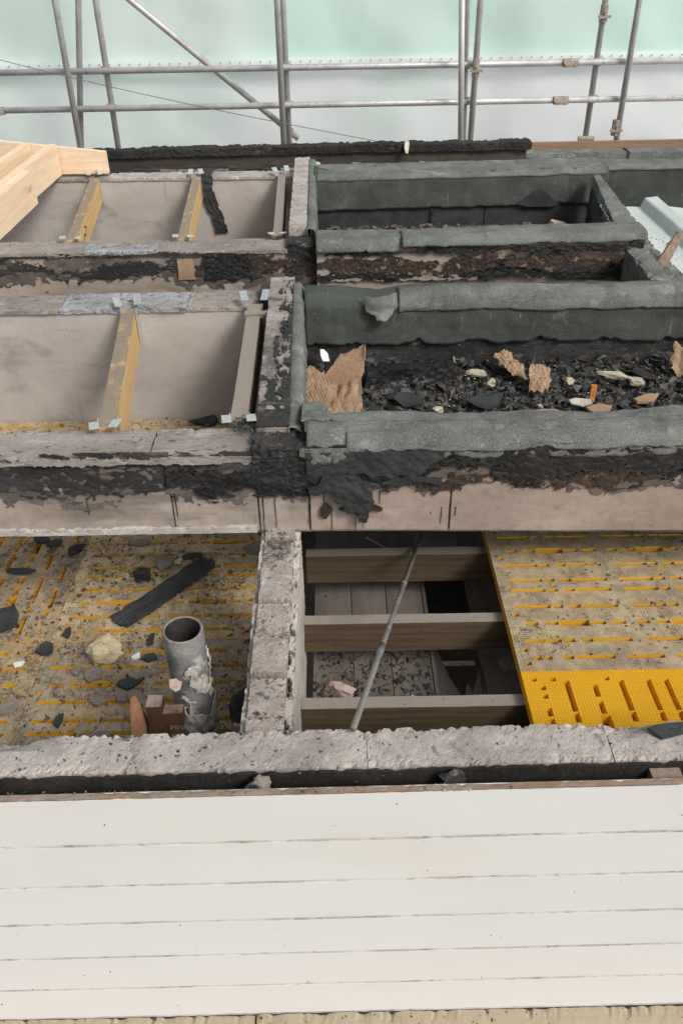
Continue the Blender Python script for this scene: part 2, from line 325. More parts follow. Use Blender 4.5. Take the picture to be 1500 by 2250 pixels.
def rbox(b, n, amp=.004, freq=9., seed=0., chip=0., chipf=14., chipw=.02, fn=None, zbot=0.):
    """A box cut into n=(nx,ny,nz) cells with uneven faces; the top edges are chipped by noise."""
    x0, x1, y0, y1, z0, z1 = b; nx, ny, nz = n
    idx, V_, F_ = {}, [], []
    def vid(i, j, k):
        if (i, j, k) not in idx:
            p = Vector((x0+(x1-x0)*i/nx, y0+(y1-y0)*j/ny, z0+(z1-z0)*k/nz))
            d = min(p.x-x0, x1-p.x, p.y-y0, y1-p.y) if True else 0
            q = p + NV(p, freq, seed)*amp*.55 + NV(p, freq*4.3, seed+3)*amp*.5
            if chip and z1-p.z < chipw*4:
                dy = min(p.y-y0, y1-p.y); dx = min(p.x-x0, x1-p.x)
                e = math.exp(-min(dx, dy)/chipw)*math.exp(-(z1-p.z)/chipw)
                c_ = max(0., .45*N(p, chipf, seed+5)+.5*N(p, chipf*3.1, seed+9)+.4*N(p, chipf*8, seed+11)-.02)
                q.z -= e*chip*c_*2.2
                cy, cx = (y0+y1)/2, (x0+x1)/2
                q.y += (cy-p.y)/(abs(cy-p.y)+1e-6)*e*chip*c_*1.2
            if zbot and k == 0: q.z += zbot*N(p, chipf, seed+2)
            if fn: q = fn(q)
            idx[(i, j, k)] = len(V_); V_.append(q)
        return idx[(i, j, k)]
    for i in range(nx):
        for j in range(ny):
            for k in (0, nz):
                F_.append((vid(i, j, k), vid(i+1, j, k), vid(i+1, j+1, k), vid(i, j+1, k)))
        for k in range(nz):
            for j in (0, ny):
                F_.append((vid(i, j, k), vid(i+1, j, k), vid(i+1, j, k+1), vid(i, j, k+1)))
    for j in range(ny):
        for k in range(nz):
            for i in (0, nx):
                F_.append((vid(i, j, k), vid(i, j+1, k), vid(i, j+1, k+1), vid(i, j, k+1)))
    return V_, F_
def surf(nu, nv, f, keep=None):
    """A grid sheet from f(u,v); cells where keep(u,v) is false are torn away."""
    P = {}; V_, F_ = [], []
    def vid(i, j):
        if (i, j) not in P:
            P[(i, j)] = len(V_); V_.append(Vector(f(i/nu, j/nv)))
        return P[(i, j)]
    for i in range(nu):
        for j in range(nv):
            if keep is None or keep((i+.5)/nu, (j+.5)/nv):
                F_.append((vid(i, j), vid(i+1, j), vid(i+1, j+1), vid(i, j+1)))
    return V_, F_
def poly(pts):
    """Piecewise-linear profile by length: returns g(t) -> point."""
    pts = [Vector(p) for p in pts]
    L = [0]
    for a, b in zip(pts, pts[1:]): L.append(L[-1]+(b-a).length)
    def g(t):
        d = t*L[-1]
        for i in range(len(pts)-1):
            if d <= L[i+1]+1e-9:
                return pts[i].lerp(pts[i+1], (d-L[i])/max(1e-9, L[i+1]-L[i]))
        return pts[-1]
    return g
def tube(a, b, r, seg=12, r2=None, cap=True):
    a, b = Vector(a), Vector(b); d = (b-a).normalized()
    s_ = d.orthogonal().normalized(); t = d.cross(s_); r2 = r if r2 is None else r2
    V_ = [a+(s_*math.cos(2*math.pi*i/seg)+t*math.sin(2*math.pi*i/seg))*r for i in range(seg)]
    V_ += [b+(s_*math.cos(2*math.pi*i/seg)+t*math.sin(2*math.pi*i/seg))*r2 for i in range(seg)]
    F_ = [(i, (i+1) % seg, seg+(i+1) % seg, seg+i) for i in range(seg)]
    if cap: F_ += [tuple(range(seg))[::-1], tuple(range(seg, 2*seg))]
    return V_, F_
def hull(seed, size, pos, rz=0., tilt=(0, 0), n=14, sub=2, rough=.12):
    """An angular broken lump: the hull of random points, subdivided and roughened, resting with its base at pos."""
    rnd = random.Random(seed); bm = bmesh.new()
    for _ in range(n):
        p = Vector((rnd.gauss(0, 1), rnd.gauss(0, 1), rnd.gauss(0, 1))).normalized()
        p = Vector([math.copysign(abs(c_)**.6, c_) for c_ in p])*rnd.uniform(.8, 1)
        bm.verts.new(p)
    r_ = bmesh.ops.convex_hull(bm, input=list(bm.verts))
    bmesh.ops.delete(bm, geom=list({e for e in r_['geom_interior'] if isinstance(e, bmesh.types.BMVert)}), context='VERTS')
    if sub: bmesh.ops.subdivide_edges(bm, edges=list(bm.edges), cuts=sub, use_grid_fill=True)
    bmesh.ops.triangulate(bm, faces=list(bm.faces))
    rot = Matrix.Rotation(rz, 3, 'Z') @ Matrix.Rotation(tilt[0], 3, 'X') @ Matrix.Rotation(tilt[1], 3, 'Y')
    V_ = []
    for i, v in enumerate(bm.verts):
        v.index = i
        p = v.co + (NV(v.co, 2.1, seed)*rough+NV(v.co, 6.5, seed+2)*rough*.5 if sub else Vector())
        V_.append(rot @ Vector((p.x*size[0]/2, p.y*size[1]/2, p.z*size[2]/2)))
    F_ = [tuple(v.index for v in f.verts) for f in bm.faces]; bm.free()
    zmin = min(v.z for v in V_); o = Vector(pos)-Vector((0, 0, zmin))
    return [v+o for v in V_], F_
def flake(seed, lx, ly, pos, rz=0., th=.006, curl=.01, pts=6, tilt=(0, 0)):
    """A flat broken flake with a ragged outline and real thickness."""
    rnd = random.Random(seed); out = []
    for i in range(pts):
        a = 2*math.pi*(i+rnd.uniform(-.3, .3))/pts; k = rnd.uniform(.60, 1.12)
        c_, s_ = math.cos(a), math.sin(a); mm = max(abs(c_), abs(s_))**.6
        out.append(Vector((c_/mm*k*lx/2, s_/mm*k*ly/2, 0)))
    rot = Matrix.Rotation(rz, 3, 'Z') @ Matrix.Rotation(tilt[0], 3, 'X') @ Matrix.Rotation(tilt[1], 3, 'Y')
    rings = [(1., 0, 0), (.985, th, 0), (.5, th*1.1, 1), (0.02, th, 1)]
    V_, F_ = [], []
    for k, z_, _ in rings:
        for p in out:
            q = p*k; q.z = z_ + curl*((q.x/lx*2)**2)*.6 + .0025*N(q, 40, seed)
            V_.append(q)
    nb = len(out)
    for r_ in range(len(rings)-1):
        for i in range(nb):
            F_.append((r_*nb+i, r_*nb+(i+1) % nb, (r_+1)*nb+(i+1) % nb, (r_+1)*nb+i))
    F_.append(tuple(range(nb))[::-1]); F_.append(tuple((len(rings)-1)*nb+i for i in range(nb)))
    V_ = [rot @ v for v in V_]; zmin = min(v.z for v in V_)
    return [v+Vector(pos)-Vector((0, 0, zmin)) for v in V_], F_
def scatter(n, seed, place, smin, smax, flat=.6, npts=7):
    """Many tiny crumbs as one mesh: place(rnd) -> (x,y,z) or None."""
    rnd = random.Random(seed); protos = []
    for k in range(8): protos.append(hull(seed*31+k, (1, 1, 1), (0, 0, 0), n=npts, sub=0))
    V_, F_ = [], []
    made = 0
    while made < n:
        p = place(rnd); made += 1
        if p is None: continue
        v, f = protos[rnd.randrange(8)]; s_ = smin*(smax/smin)**(rnd.random()**1.8)
        rot = Matrix.Rotation(rnd.uniform(0, 6.28), 3, 'Z') @ Matrix.Rotation(rnd.uniform(-.5, .5), 3, 'X')
        sx = rnd.uniform(.6, 1.5); sc = Vector((s_*sx, s_/sx, s_*flat*rnd.uniform(.4, 1.2))); k = len(V_)
        for q in v: V_.append(rot @ Vector((q.x*sc.x, q.y*sc.y, q.z*sc.z)) + Vector(p))
        F_ += [tuple(i+k for i in t) for t in f]
    return V_, F_

# ================================================================== the setting
tag(mesh('ground', box(-200, 200, -200, 300, -3.2, -3.0), 'soil'), 'gravel ground far below the building', 'ground', kind='structure')
tag(mesh('floor', box(-3.3, 3.5, 1.3, 6.8, -2.75, -2.65), 'void'), 'dark lower storey floor under the joists', 'floor', kind='structure')
def outer(name, b, label): tag(mesh(name, box(*b), 'render'), label, 'wall', kind='structure')
outer('wall_left', (-3.5, -3.3, 1.26, 6.75, -3, .2), 'rendered outer wall at the left edge of the house')
outer('wall_right', (3.5, 3.7, 1.26, 6.75, -3, .2), 'rendered outer wall at the right edge of the house')
outer('wall_back', (-3.5, 3.7, 6.75, 6.95, -3, .3), 'rendered outer wall below the charred beam')
outer('wall_front', (-3.5, 3.7, 1.20, 1.235, -3, -.7), 'rendered outer wall below the white boards')

tag(mesh('bounce_slab', box(-60, 60, 8.7, 80, -3.0, -2.95), 'plaster_side'), 'added pale slab bouncing light into the sheeting from behind', 'bounce slab', kind='structure')  # unseen slab, added to throw light up into the sheeting
# ------------------------------------------------------------------ near wall: concrete blocks
t = thing('block_wall', 'pale chipped concrete block wall top running above the white boards', 'wall', (0, 1.3, -.6))
xs = [-1.45, -.97, -.50, .06, .635, 1.12, 1.5]
def nw(q):
    q.y += .006*q.x; q.z += .004*q.x
    if q.z > .25:
        k = max(0., 1-abs(q.x+.80)/.12)*max(0., (q.y-1.31)/.05); q.z -= .035*k
        k = max(0., 1-abs(q.x-.70)/.10)*max(0., (q.y-1.315)/.05); q.z -= .022*k
    return q
for i, (a, b) in enumerate(zip(xs, xs[1:])):
    mesh('block', rbox((a+.0012, b-.0012, 1.246, 1.358, -.6, .35), (int((b-a)/.006), 18, 26), .0028, 12, i*1., chip=.012, chipf=16, chipw=.012, fn=nw), 'concrete', t)
for i, a in enumerate(xs[1:-1]):
    mesh('mortar_joint', rbox((a-.002, a+.002, 1.25, 1.352, -.6, .345), (2, 14, 20), .002, 20, i+20, fn=nw), 'plaster_side', t)
mesh('sooty_face', rbox((-1.45, 1.5, 1.237, 1.2445, -.6, .345), (260, 2, 60), .0025, 18, 3, chip=.008, fn=nw), 'concrete_dark', t)
# ------------------------------------------------------------------ white boards of the front
t = thing('weatherboard_front', 'front clad in smooth white painted horizontal boards', 'cladding', (0, 1.18, -.7))
def tl(q): q.z += .013*q.x; return q
rows = [.353-.1715*k for k in range(8)]
for i, (a, b) in enumerate(zip(rows, rows[1:])):
    if i == 6: b = -.69
    if a-b < .03: continue
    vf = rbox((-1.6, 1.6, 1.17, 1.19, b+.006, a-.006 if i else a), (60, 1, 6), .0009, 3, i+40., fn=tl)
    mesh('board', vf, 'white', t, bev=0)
for i, a in enumerate(rows[1:7]):
    mesh('groove', rbox((-1.6, 1.6, 1.1708, 1.1885, a-.0059, a+.0059), (260, 1, 2), .0003, 22, i+50., fn=tl), 'groove', t)
mesh('capping_batten', rbox((-1.6, 1.6, 1.1712, 1.1865, .3535, .3575), (260, 4, 2), .0016, 16, 60, chip=.004, chipw=.01, fn=tl), 'cap', t)
mesh('backing', box(-1.6, 1.6, 1.1905, 1.197, -.7, .25), 'cap', t)
t = thing('ledge_board', 'dirt-strewn ledge board under the white boards, right of the joint', 'board', (.6, 1.06, -.72))
mesh('plank', rbox((-.262, 1.6, .70, 1.168, -.72, -.676), (160, 14, 2), .003, 12, 61, chip=.01, fn=lambda q: Vector((q.x, q.y, q.z+.006*q.x))), 'ledge', t)  # ledge widened toward the camera, out of view, to bounce warm light
t = thing('ledge_board', 'dirt-strewn ledge board under the white boards, left of the joint', 'board', (-.9, 1.06, -.72))
mesh('plank', rbox((-1.6, -.268, .70, 1.168, -.72, -.683), (110, 14, 2), .003, 12, 62, chip=.01, fn=lambda q: Vector((q.x, q.y, q.z+.004*q.x))), 'ledge', t)  # likewise widened out of view for warm bounce on the white boards
rnd = random.Random(5)
tag(mesh('paint_specks', scatter(46, 177, lambda r: (r.uniform(-1, 1), 1.1695, r.uniform(-.6, .34)), .002, .008), 'blackbits'), 'tiny dark specks stuck to the white boards', 'specks', kind='stuff')
tag(mesh('ledge_grit', scatter(420, 77, lambda r: (r.uniform(-1.2, 1.2), r.uniform(1.02, 1.162), -.677+r.uniform(0, .004)), .003, .011), 'blackbits'), 'dark grit scattered along the ledge below the white boards', 'grit', kind='stuff')
tag(mesh('batten_grit', scatter(320, 78, lambda r: (r.uniform(-.9, .9)*1.0, r.uniform(1.172, 1.186), .358), .002, .008), 'dustbits'), 'crumbs lying on the batten above the white boards', 'grit', kind='stuff')
# things stuck in the cavity
tag(mesh('tar_lump', hull(201, (.075, .06, .07), (-.205, 1.212, .285), .3, rough=.25), 'tar'), 'shiny black lump stuck in the gap below the partition wall', 'lump')
tag(mesh('plaster_lump', hull(202, (.05, .04, .04), (-.185, 1.205, .325), .3, rough=.3), 'plasterbit'), 'grey crumb beside the shiny black lump in the gap', 'lump')
tag(mesh('tar_lump', hull(203, (.07, .05, .09), (.255, 1.216, .275), .2, rough=.25), 'char'), 'dull black lump in the gap, right of the leaning rod', 'lump')
tag(mesh('white_crumbs', scatter(60, 79, lambda r: (r.gauss(.235, .035), r.uniform(1.168, 1.187), .358), .003, .009), 'foam_pale'), 'white crumbs spilled on the batten near the dull black lump', 'crumbs', kind='stuff')
tag(mesh('packing_block', rbox((.715, .785, 1.195, 1.24, .25, .335), (6, 4, 4), .002, 20, 4), 'cap'), 'small wooden packing block wedged in the gap at far right', 'block')

# ------------------------------------------------------------------ slotted floor panels
def panel_mesh(xmin=-1, ymin=-1):
    H = .42; slots = []
    def unit(cx, y, h):
        for a, b in ((-.179, -.056), (-.049, -.012), (.009, .048), (.051, .179)): slots.append((cx+a, cx+b, y-h, y+h))
    for s in (-1, 1):
        for y in (.028, .114, .284):
            for cx in (-.201, .201): unit(cx, s*y, .0085)
        for cx in (-.19, .19):
            for a, b in ((-.17, -.128), (-.108, -.059), (.052, .103), (.12, .172)): slots.append((cx+a, cx+b, s*.2-.0085, s*.2+.0085))
            slots.append((cx-.054, cx+.046, s*.2-.016, s*.2+.016))
        for a, b in ((-.36, -.34), (-.325, -.305), (-.27, -.235), (-.228, -.10), (-.06, .06), (.10, .228), (.235, .27), (.305, .325), (.34, .36)):
            slots.append((a, b, s*.362-.0085, s*.362+.0085))
        for x in (-.385, .385):
            for y in (.325, .385): slots.append((x-.008, x+.008, s*y-.009, s*y+.009))
            slots.append((x-.008, x+.008, s*.155-.008, s*.155+.008))
    xs_ = sorted({round(v, 4) for a in slots for v in a[:2]} | {-H, H, max(-H, xmin)}); ys_ = sorted({round(v, 4) for a in slots for v in a[2:]} | {-H, H, max(-H, ymin)})
    full = [[True]*(len(ys_)-1) for _ in xs_[:-1]]
    for i in range(len(xs_)-1):
        for j in range(len(ys_)-1):
            cx, cy = (xs_[i]+xs_[i+1])/2, (ys_[j]+ys_[j+1])/2
            if cx < xmin or cy < ymin or any(a < cx < b and c_ < cy < d for a, b, c_, d in slots): full[i][j] = False
    idx, V_, F_ = {}, [], []
    T = .04
    def vid(i, j, k):
        if (i, j, k) not in idx: idx[(i, j, k)] = len(V_); V_.append((xs_[i], ys_[j], -T if k == 0 else 0))
        return idx[(i, j, k)]
    g = lambda i, j: 0 <= i < len(xs_)-1 and 0 <= j < len(ys_)-1 and full[i][j]
    for i in range(len(xs_)-1):
        for j in range(len(ys_)-1):
            if not full[i][j]: continue
            F_.append((vid(i, j, 1), vid(i+1, j, 1), vid(i+1, j+1, 1), vid(i, j+1, 1)))
            F_.append((vid(i, j, 0), vid(i, j+1, 0), vid(i+1, j+1, 0), vid(i+1, j, 0)))
            for di, dj, a, b in ((-1, 0, (i, j), (i, j+1)), (1, 0, (i+1, j), (i+1, j+1)), (0, -1, (i, j), (i+1, j)), (0, 1, (i, j+1), (i+1, j+1))):
                if not g(i+di, j+dj): F_.append((vid(*a, 0), vid(*b, 0), vid(*b, 1), vid(*a, 1)))
    return V_, F_
pm = panel_mesh(); PG = 'slotted yellow floor panels'
def panel(x, y, z, rot, mat, label, pm=pm):
    o = mesh('walkway_grating', ([(a, b, c_) for a, b, c_ in pm[0]], pm[1]), mat)
    # origin at the panel's middle so that the stud pattern turns with it
    me = o.data; off = o.location.copy(); me.transform(Matrix.Translation(off)); o.location = (x, y, z); o.rotation_euler.z = R(rot)
    return tag(o, label, 'floor panel', PG)
panel(.992, 2.297, 0, 0, 'y_tan', 'tan dusted yellow slotted panel right of the open hole')
panel(.992, 1.455, 0, 90, 'y_new', 'clean bright yellow slotted panel beside the hole at right', panel_mesh(-.085))
panel(-.695, 2.782, -.30, 0, 'y_mid', 'dirty yellow slotted panel with the long black strip lying on it')
panel(-1.538, 2.782, -.30, 90, 'y_left', 'dirty yellow panel at far left with slots running away from us')
panel(-.695, 1.938, -.30, 180, 'y_grey', 'grey dusted slotted panel around the upright pipe')
panel(-1.538, 1.938, -.30, 0, 'y_left', 'dirty slotted panel at lower left, left of the grey dusted one')
panel(-.498, 3.122, .02, 0, 'y_tan', 'yellow slotted panel seen below the plain wall, right of its joint', panel_mesh(-1, .07))
panel(-1.342, 3.122, .02, 0, 'y_tan', 'yellow slotted panel seen below the plain wall, left of its joint', panel_mesh(-1, .07))
for y in (3.26, 3.49): tag(mesh('bearer', box(-1.76, -.28, y-.024, y+.024, -.10, -.022), 'floor_joist'), 'timber bearer under the panels below the plain wall', 'bearer', 'bearers hidden under the raised panels')
for k, y in enumerate((1.60, 2.25, 2.42, 3.10)):
    tag(mesh('bearer', box(-2.0, -.27, y-.024, y+.024, -.46, -.342), 'floor_joist'), 'timber bearer under the left floor panels', 'bearer', 'bearers hidden under the left panels')

# ------------------------------------------------------------------ partition wall, nearest length
t = thing('partition_wall', 'broken brick partition wall between the pipe and the open hole', 'wall', (-.19, 1.8, -.4))
ys = [1.365, 1.456, 1.60, 1.752, 1.90, 2.063, 2.216, 2.284]
for i, (a, b) in enumerate(zip(ys, ys[1:])):
    dz = [.0, -.006, .006, -.004, .004, -.010, .0][i]
    mesh('brick', rbox((-.243, -.146, a+.005, b-.005, -.38, .290+dz), (18, max(6, int((b-a)/.006)), 24), .0028, 14, 70+i, chip=.012, chipf=18, chipw=.010), 'brick', t)
mesh('mortar', rbox((-.238, -.150, 1.362, 2.284, -.40, .262), (16, 150, 20), .007, 22, 80, chip=.01), 'mortar', t)
mesh('plaster_face', rbox((-.1455, -.126, 1.362, 2.284, -.40, .270), (4, 150, 70), .004, 14, 81, chip=.05, chipf=12, chipw=.03), 'plaster_side', t)
mesh('plaster_face', rbox((-.258, -.2435, 1.362, 2.284, -.40, .272), (4, 150, 50), .004, 14, 82, chip=.02, chipf=14, chipw=.02), 'plaster_side', t)
tag(mesh('mortar_crumbs', scatter(260, 83, lambda r: (r.uniform(-.24, -.15), r.choice((r.gauss(2.2, .05), r.uniform(1.4, 2.25))), .286), .005, .022), 'mortar'), 'loose mortar crumbs on top of the near partition wall', 'crumbs', kind='stuff')

# ------------------------------------------------------------------ open hole: joists, boards, rod
for y, lab in ((2.560, 'floor joist across the hole, farthest from us'), (2.177, 'floor joist across the middle of the hole'), (1.794, 'floor joist across the hole, nearest to us')):
    tag(mesh('floor_joist', rbox((-.126, 1.60, y-.023, y+.023, -.172, -.0405), (90, 3, 6), .0016, 8, y), 'floor_joist'), lab, 'joist', 'joists across the hole')
PL = 'boards below the joists'
for i, (a, b, y1, z, lab) in enumerate(((-.099, .0475, 3.4, -.30, 'grey board under the joists, next to the partition wall'), (.0515, .1885, 3.4, -.301, 'grey board under the joists, second from the partition wall'),
        (.1925, .3365, 3.4, -.299, 'grey board under the joists, beside the black opening'), (.528, .80, 3.4, -.315, 'shadowed board under the joists beyond the black opening'), (.805, 1.3, 3.4, -.315, 'shadowed board under the yellow panel at the right'))):
    tag(mesh('floorboard', rbox((a, b, 1.42, y1, z-.022, z), (8, 60, 2), .0012, 6, 90+i), 'plank'), lab, 'board', PL)
tag(mesh('narrow_batten', rbox((.3385, .352, 1.9, 2.75, -.33, -.293), (2, 40, 2), .002, 8, 96), 'plank'), 'narrow upright batten along the edge of the black opening', 'batten')
vs = [(.355, 1.95), (.5, 1.95), (.515, 2.2), (.475, 2.08), (.462, 2.13), (.44, 2.05), (.40, 2.16), (.37, 2.3), (.355, 2.33)]
tag(mesh('broken_board', ([(x, y, -.335) for x, y in vs]+[(x, y, -.318) for x, y in vs], [tuple(range(9))[::-1], tuple(range(9, 18))]+[(i, (i+1) % 9, 9+(i+1) % 9, 9+i) for i in range(9)]), 'plank'), 'splintered board end jutting into the black opening', 'board')
tag(mesh('crossbar', box(.34, .53, 2.345, 2.357, -.45, -.435), 'whitepaper'), 'thin pale bar crossing the black opening', 'bar')
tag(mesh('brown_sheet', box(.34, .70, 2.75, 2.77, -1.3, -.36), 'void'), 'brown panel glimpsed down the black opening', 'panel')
g = poly([(.033, 1.362, .363), (.160, 1.95, .168), (.300, 2.56, -.028), (.385, 2.93, -.150)])
rod = thing('leaning_rod', 'thin grey rod leaning from the block wall across the hole', 'rod', (.033, 1.36, .36))
mesh('shaft', join(tube((.028, 1.34, .372), (.388, 2.94, -.146), .0085, 10)), 'rod', rod, smooth=True)
mesh('joint_sleeve', join(tube((.110, 1.705, .2539), (.123, 1.763, .2351), .0105, 10)), 'rod', rod, smooth=True)
mesh('joint_sleeve', join(tube((.222, 2.205, .0920), (.227, 2.227, .0849), .0105, 10)), 'rod', rod, smooth=True)
tag(mesh('hole_grit', scatter(900, 84, lambda r: (r.uniform(-.09, .33), r.uniform(2.02, 2.42), -.299), .006, .028), 'blackbits'), 'black grit covering the boards in the nearest bay of the hole', 'grit', kind='stuff')
tag(mesh('hole_dust', scatter(160, 85, lambda r: (r.uniform(-.09, .95), r.uniform(2.0, 3.2), -.299), .005, .018), 'dustbits'), 'sparse crumbs on the boards further back in the hole', 'grit', kind='stuff')
tag(mesh('plaster_chunk', hull(205, (.13, .055, .05), (-.005, 2.07, -.30), -.45, rough=.2), 'plasterpink'), 'pinkish plaster chunk on the boards in the hole by the wall', 'chunk')
tag(mesh('dark_chunk', hull(206, (.05, .03, .03), (.22, 2.12, -.30), .8), 'char'), 'small charred chunk on the boards near the rod', 'chunk')
tag(mesh('stone', hull(207, (.085, .075, .045), (.62, 2.19, -.315), .3), 'plasterbit'), 'rounded stone in the shadow near the yellow panel edge', 'stone')
tag(mesh('splinter', join(tube((.125, 2.99, -.295), (.215, 2.90, -.290), .006, 6, .002)), 'plasterpink'), 'pale splinter lying on the boards in the farthest bay', 'splinter')
tag(mesh('splinter', join(tube((.215, 1.98, -.295), (.255, 2.05, -.290), .0035, 6, .002)), 'whitepaper'), 'tiny white splinter on the gritty boards in the hole', 'splinter')
tag(mesh('splinter', join(tube((.50, 1.93, -.305), (.60, 1.965, -.300), .004, 6, .003)), 'whitepaper'), 'white splinter lying beside the splintered board end', 'splinter')

# ------------------------------------------------------------------ pipe, post, card by the near wall
p0 = Vector((-.443, 1.742, -.30))
t = thing('soil_pipe', 'scorched upright pipe with an open top and flaking grey crust', 'pipe', p0)
def pf(u, v):
    a = 2*math.pi*u; z = -.30+.63*v; r = .0575+.003*N((math.cos(a)*2, math.sin(a)*2, z*6), 1, 4)
    if v < .72: r += .004*max(0, N((math.cos(a)*3, math.sin(a)*3, z*14), 1, 9))
    return (p0.x+r*math.cos(a), p0.y+r*math.sin(a), z)
mesh('body', surf(48, 60, pf), 'pipe', t, smooth=True)
mesh('bore', surf(40, 12, lambda u, v: (p0.x+.0495*math.cos(2*math.pi*u), p0.y+.0495*math.sin(2*math.pi*u), -.30+.629*v)), 'pipe_in', t, smooth=True)
mesh('rim', surf(48, 4, lambda u, v: (p0.x+(.0495+.0085*v)*math.cos(2*math.pi*u), p0.y+(.0495+.0085*v)*math.sin(2*math.pi*u), .3285+.0035*math.sin(math.pi*v)+.001*N((u*9, v, 0), 1))), 'plasterbit', t, smooth=True)
mesh('crust', surf(60, 70, lambda u, v: (p0.x+(.0625+.006*N((u*14, v*14, 2), 1))*math.cos(-2.3+3.4*u), p0.y+(.0625+.006*N((u*14, v*14, 2), 1))*math.sin(-2.3+3.4*u), -.12+.36*v),
     keep=lambda u, v: N((u*4, v*5, 1.3), 1)+.7*N((u*11, v*13, 4), 1)+.35*(u-.5)-.9*(v-.5) > -.16), 'plaster_side', t, solid=.004, soft=2)
t = thing('timber_post', 'red-brown timber post and rail stub between pipe and card', 'post', (-.52, 1.63, -.30))
mesh('post', rbox((-.548, -.505, 1.61, 1.655, -.30, .160), (5, 5, 20), .0015, 8, 5), 'redwood', t)
mesh('rail', rbox((-.5045, -.45, 1.615, 1.648, .075, .125), (6, 4, 5), .0015, 8, 6), 'redwood', t)
vs = [(-.64, -.30), (-.578, -.30), (-.56, .08), (-.577, .20), (-.583, .20)]
tag(mesh('card_wedge', ([(x, 1.585+(x+.6)*1.2, z) for x, z in vs]+[(x+.004, 1.590+(x+.6)*1.2, z) for x, z in vs], [tuple(range(5)), tuple(range(5, 10))[::-1]]+[(i, (i+1) % 5, 5+(i+1) % 5, 5+i) for i in range(5)]), 'card'), 'thin pointed red-brown board standing left of the timber post', 'board')
for i, (x, y, s, mm, lab) in enumerate(((-.355, 1.60, (.06, .09, .36), 'brick', 'tall rubble piece between the pipe and the partition wall'), (-.305, 1.62, (.07, .08, .44), 'plaster_side', 'pale rubble piece touching the partition wall by the pipe'),
        (-.315, 1.50, (.07, .07, .40), 'brick', 'rubble piece in front of the partition wall foot'), (-.30, 1.83, (.06, .14, .34), 'mortar', 'dark broken channel edge beside the partition wall'))):
    tag(mesh('rubble_piece', hull(210+i, s, (x, y, -.30), i*.7, rough=.15), mm), lab, 'rubble')
tag(mesh('plaster_flap', flake(220, .06, .05, (-.475, 1.675, .165), .5, .006, .02, tilt=(.5, .3)), 'plasterpink'), 'torn plaster flap curling beside the pipe above the rail', 'plaster')

# ------------------------------------------------------------------ cross wall nearest (wall with the felt coping at its right)
def patch(name, x0, x1, z0, z1, y, mat, parent, keep, amp=.006, th=.006, nu=None, nz=None, seed=0, ybow=None):
    nu = nu or int((x1-x0)/(.0055 if y < 3 else .008)); nz = (nz*2 if nz else int((z1-z0)/(.0045 if y < 3 else .006)))
    f = lambda u, v: (x0+(x1-x0)*u, y - abs(amp*.4*N((x0+(x1-x0)*u, z0+(z1-z0)*v, seed), 12, seed)) - .3*amp*N((x0+(x1-x0)*u, z0+(z1-z0)*v, seed), 55, seed+4) - (ybow(u, v) if ybow else 0), z0+(z1-z0)*v)
    vs_, fs_ = surf(nu, nz, f, keep=lambda u, v: keep(x0+(x1-x0)*u, z0+(z1-z0)*v))
    root = list(range(len(vs_)))
    def find(a):
        while root[a] != a: root[a] = root[root[a]]; a = root[a]
        return a
    for q in fs_:
        for b in q[1:]: root[find(b)] = find(q[0])
    comp = {}
    for q in fs_: comp.setdefault(find(q[0]), []).append(q)
    small = []
    for fl_ in sorted(comp.values(), key=len, reverse=True):
        if len(fl_) < 60: small += fl_ if len(fl_) > 3 else []; continue
        used = sorted({i for q in fl_ for i in q}); mp = {k: i for i, k in enumerate(used)}
        mesh(name, ([vs_[k] for k in used], [tuple(mp[i] for i in q) for q in fl_]), mat, parent, solid=th, offset=1, soft=3)
    if small:
        used = sorted({i for q in small for i in q}); mp = {k: i for i, k in enumerate(used)}
        mesh(name+'_flecks', ([vs_[k] for k in used], [tuple(mp[i] for i in q) for q in small]), mat, parent, solid=th, offset=1, soft=2)['kind'] = 'stuff'
def band(c, h, s, k1=.9, fx=3., fz=16., bias=0.):
    return lambda x, z: k1*N((x*fx, z*fz, s), 1)+.55*N((x*fx*4, z*fz*2.4, s+3), 1)+.5*N((x*fx*11, z*fz*5, s+6), 1)+.25*N((x*fx*26, z*fz*9, s+8), 1)+1-abs(z-c)/h+bias > .35
t = thing('cross_wall', 'nearest cross wall with black band over beige board', 'wall', (0, 2.35, .26))
sl = lambda q: Vector((q.x, q.y, q.z-.004-.023*max(0, q.x)))
mesh('core', rbox((-2.3, 2.4, 2.286, 2.41, .27, .56), (60, 3, 6), .002, 6, 100, fn=sl), 'board', t)
for i, (a, b) in enumerate(((-2.3, -1.30), (-1.296, -.545), (-.541, -.262), (-.258, -.095), (-.091, .37), (.374, 1.4), (1.404, 2.4))):
    mesh('face_board', rbox((a+.0012, b-.0012, 2.270, 2.285, .288, .585), (int((b-a)/.012), 2, 24), .003, 7, 101+i, fn=lambda q: (lambda w_: Vector((w_.x, w_.y, min(w_.z, .5565)) if w_.x < -.26 else w_))(sl(q))), 'board' if i < 4 else 'board_pink', t)
mesh('bottom_ledge', rbox((-2.3, -.27, 2.254, 2.2695, .287, .309), (220, 4, 5), .003, 14, 105, chip=.012, chipw=.01), 'plaster_side', t)
patch('soot_stain', -2.3, -.10, .36, .60, 2.2685, 'soot', t, band(.50, .115, 51., fx=4, fz=10, bias=.02), .002, .0012, seed=51)
patch('soot_stain', -.09, 2.3, .36, .60, 2.2675, 'soot', t, band(.50, .085, 52., fx=4, fz=10, bias=-.05), .002, .0012, seed=52)
patch('bitumen_band', -2.3, -.10, .40, .60, 2.267, 'char', t, band(.512, .082, 7., bias=.16), .008, .005, seed=7)
patch('bitumen_band', -.55, .05, .42, .60, 2.262, 'tar', t, band(.50, .06, 9., fx=6), .010, .006, seed=9)
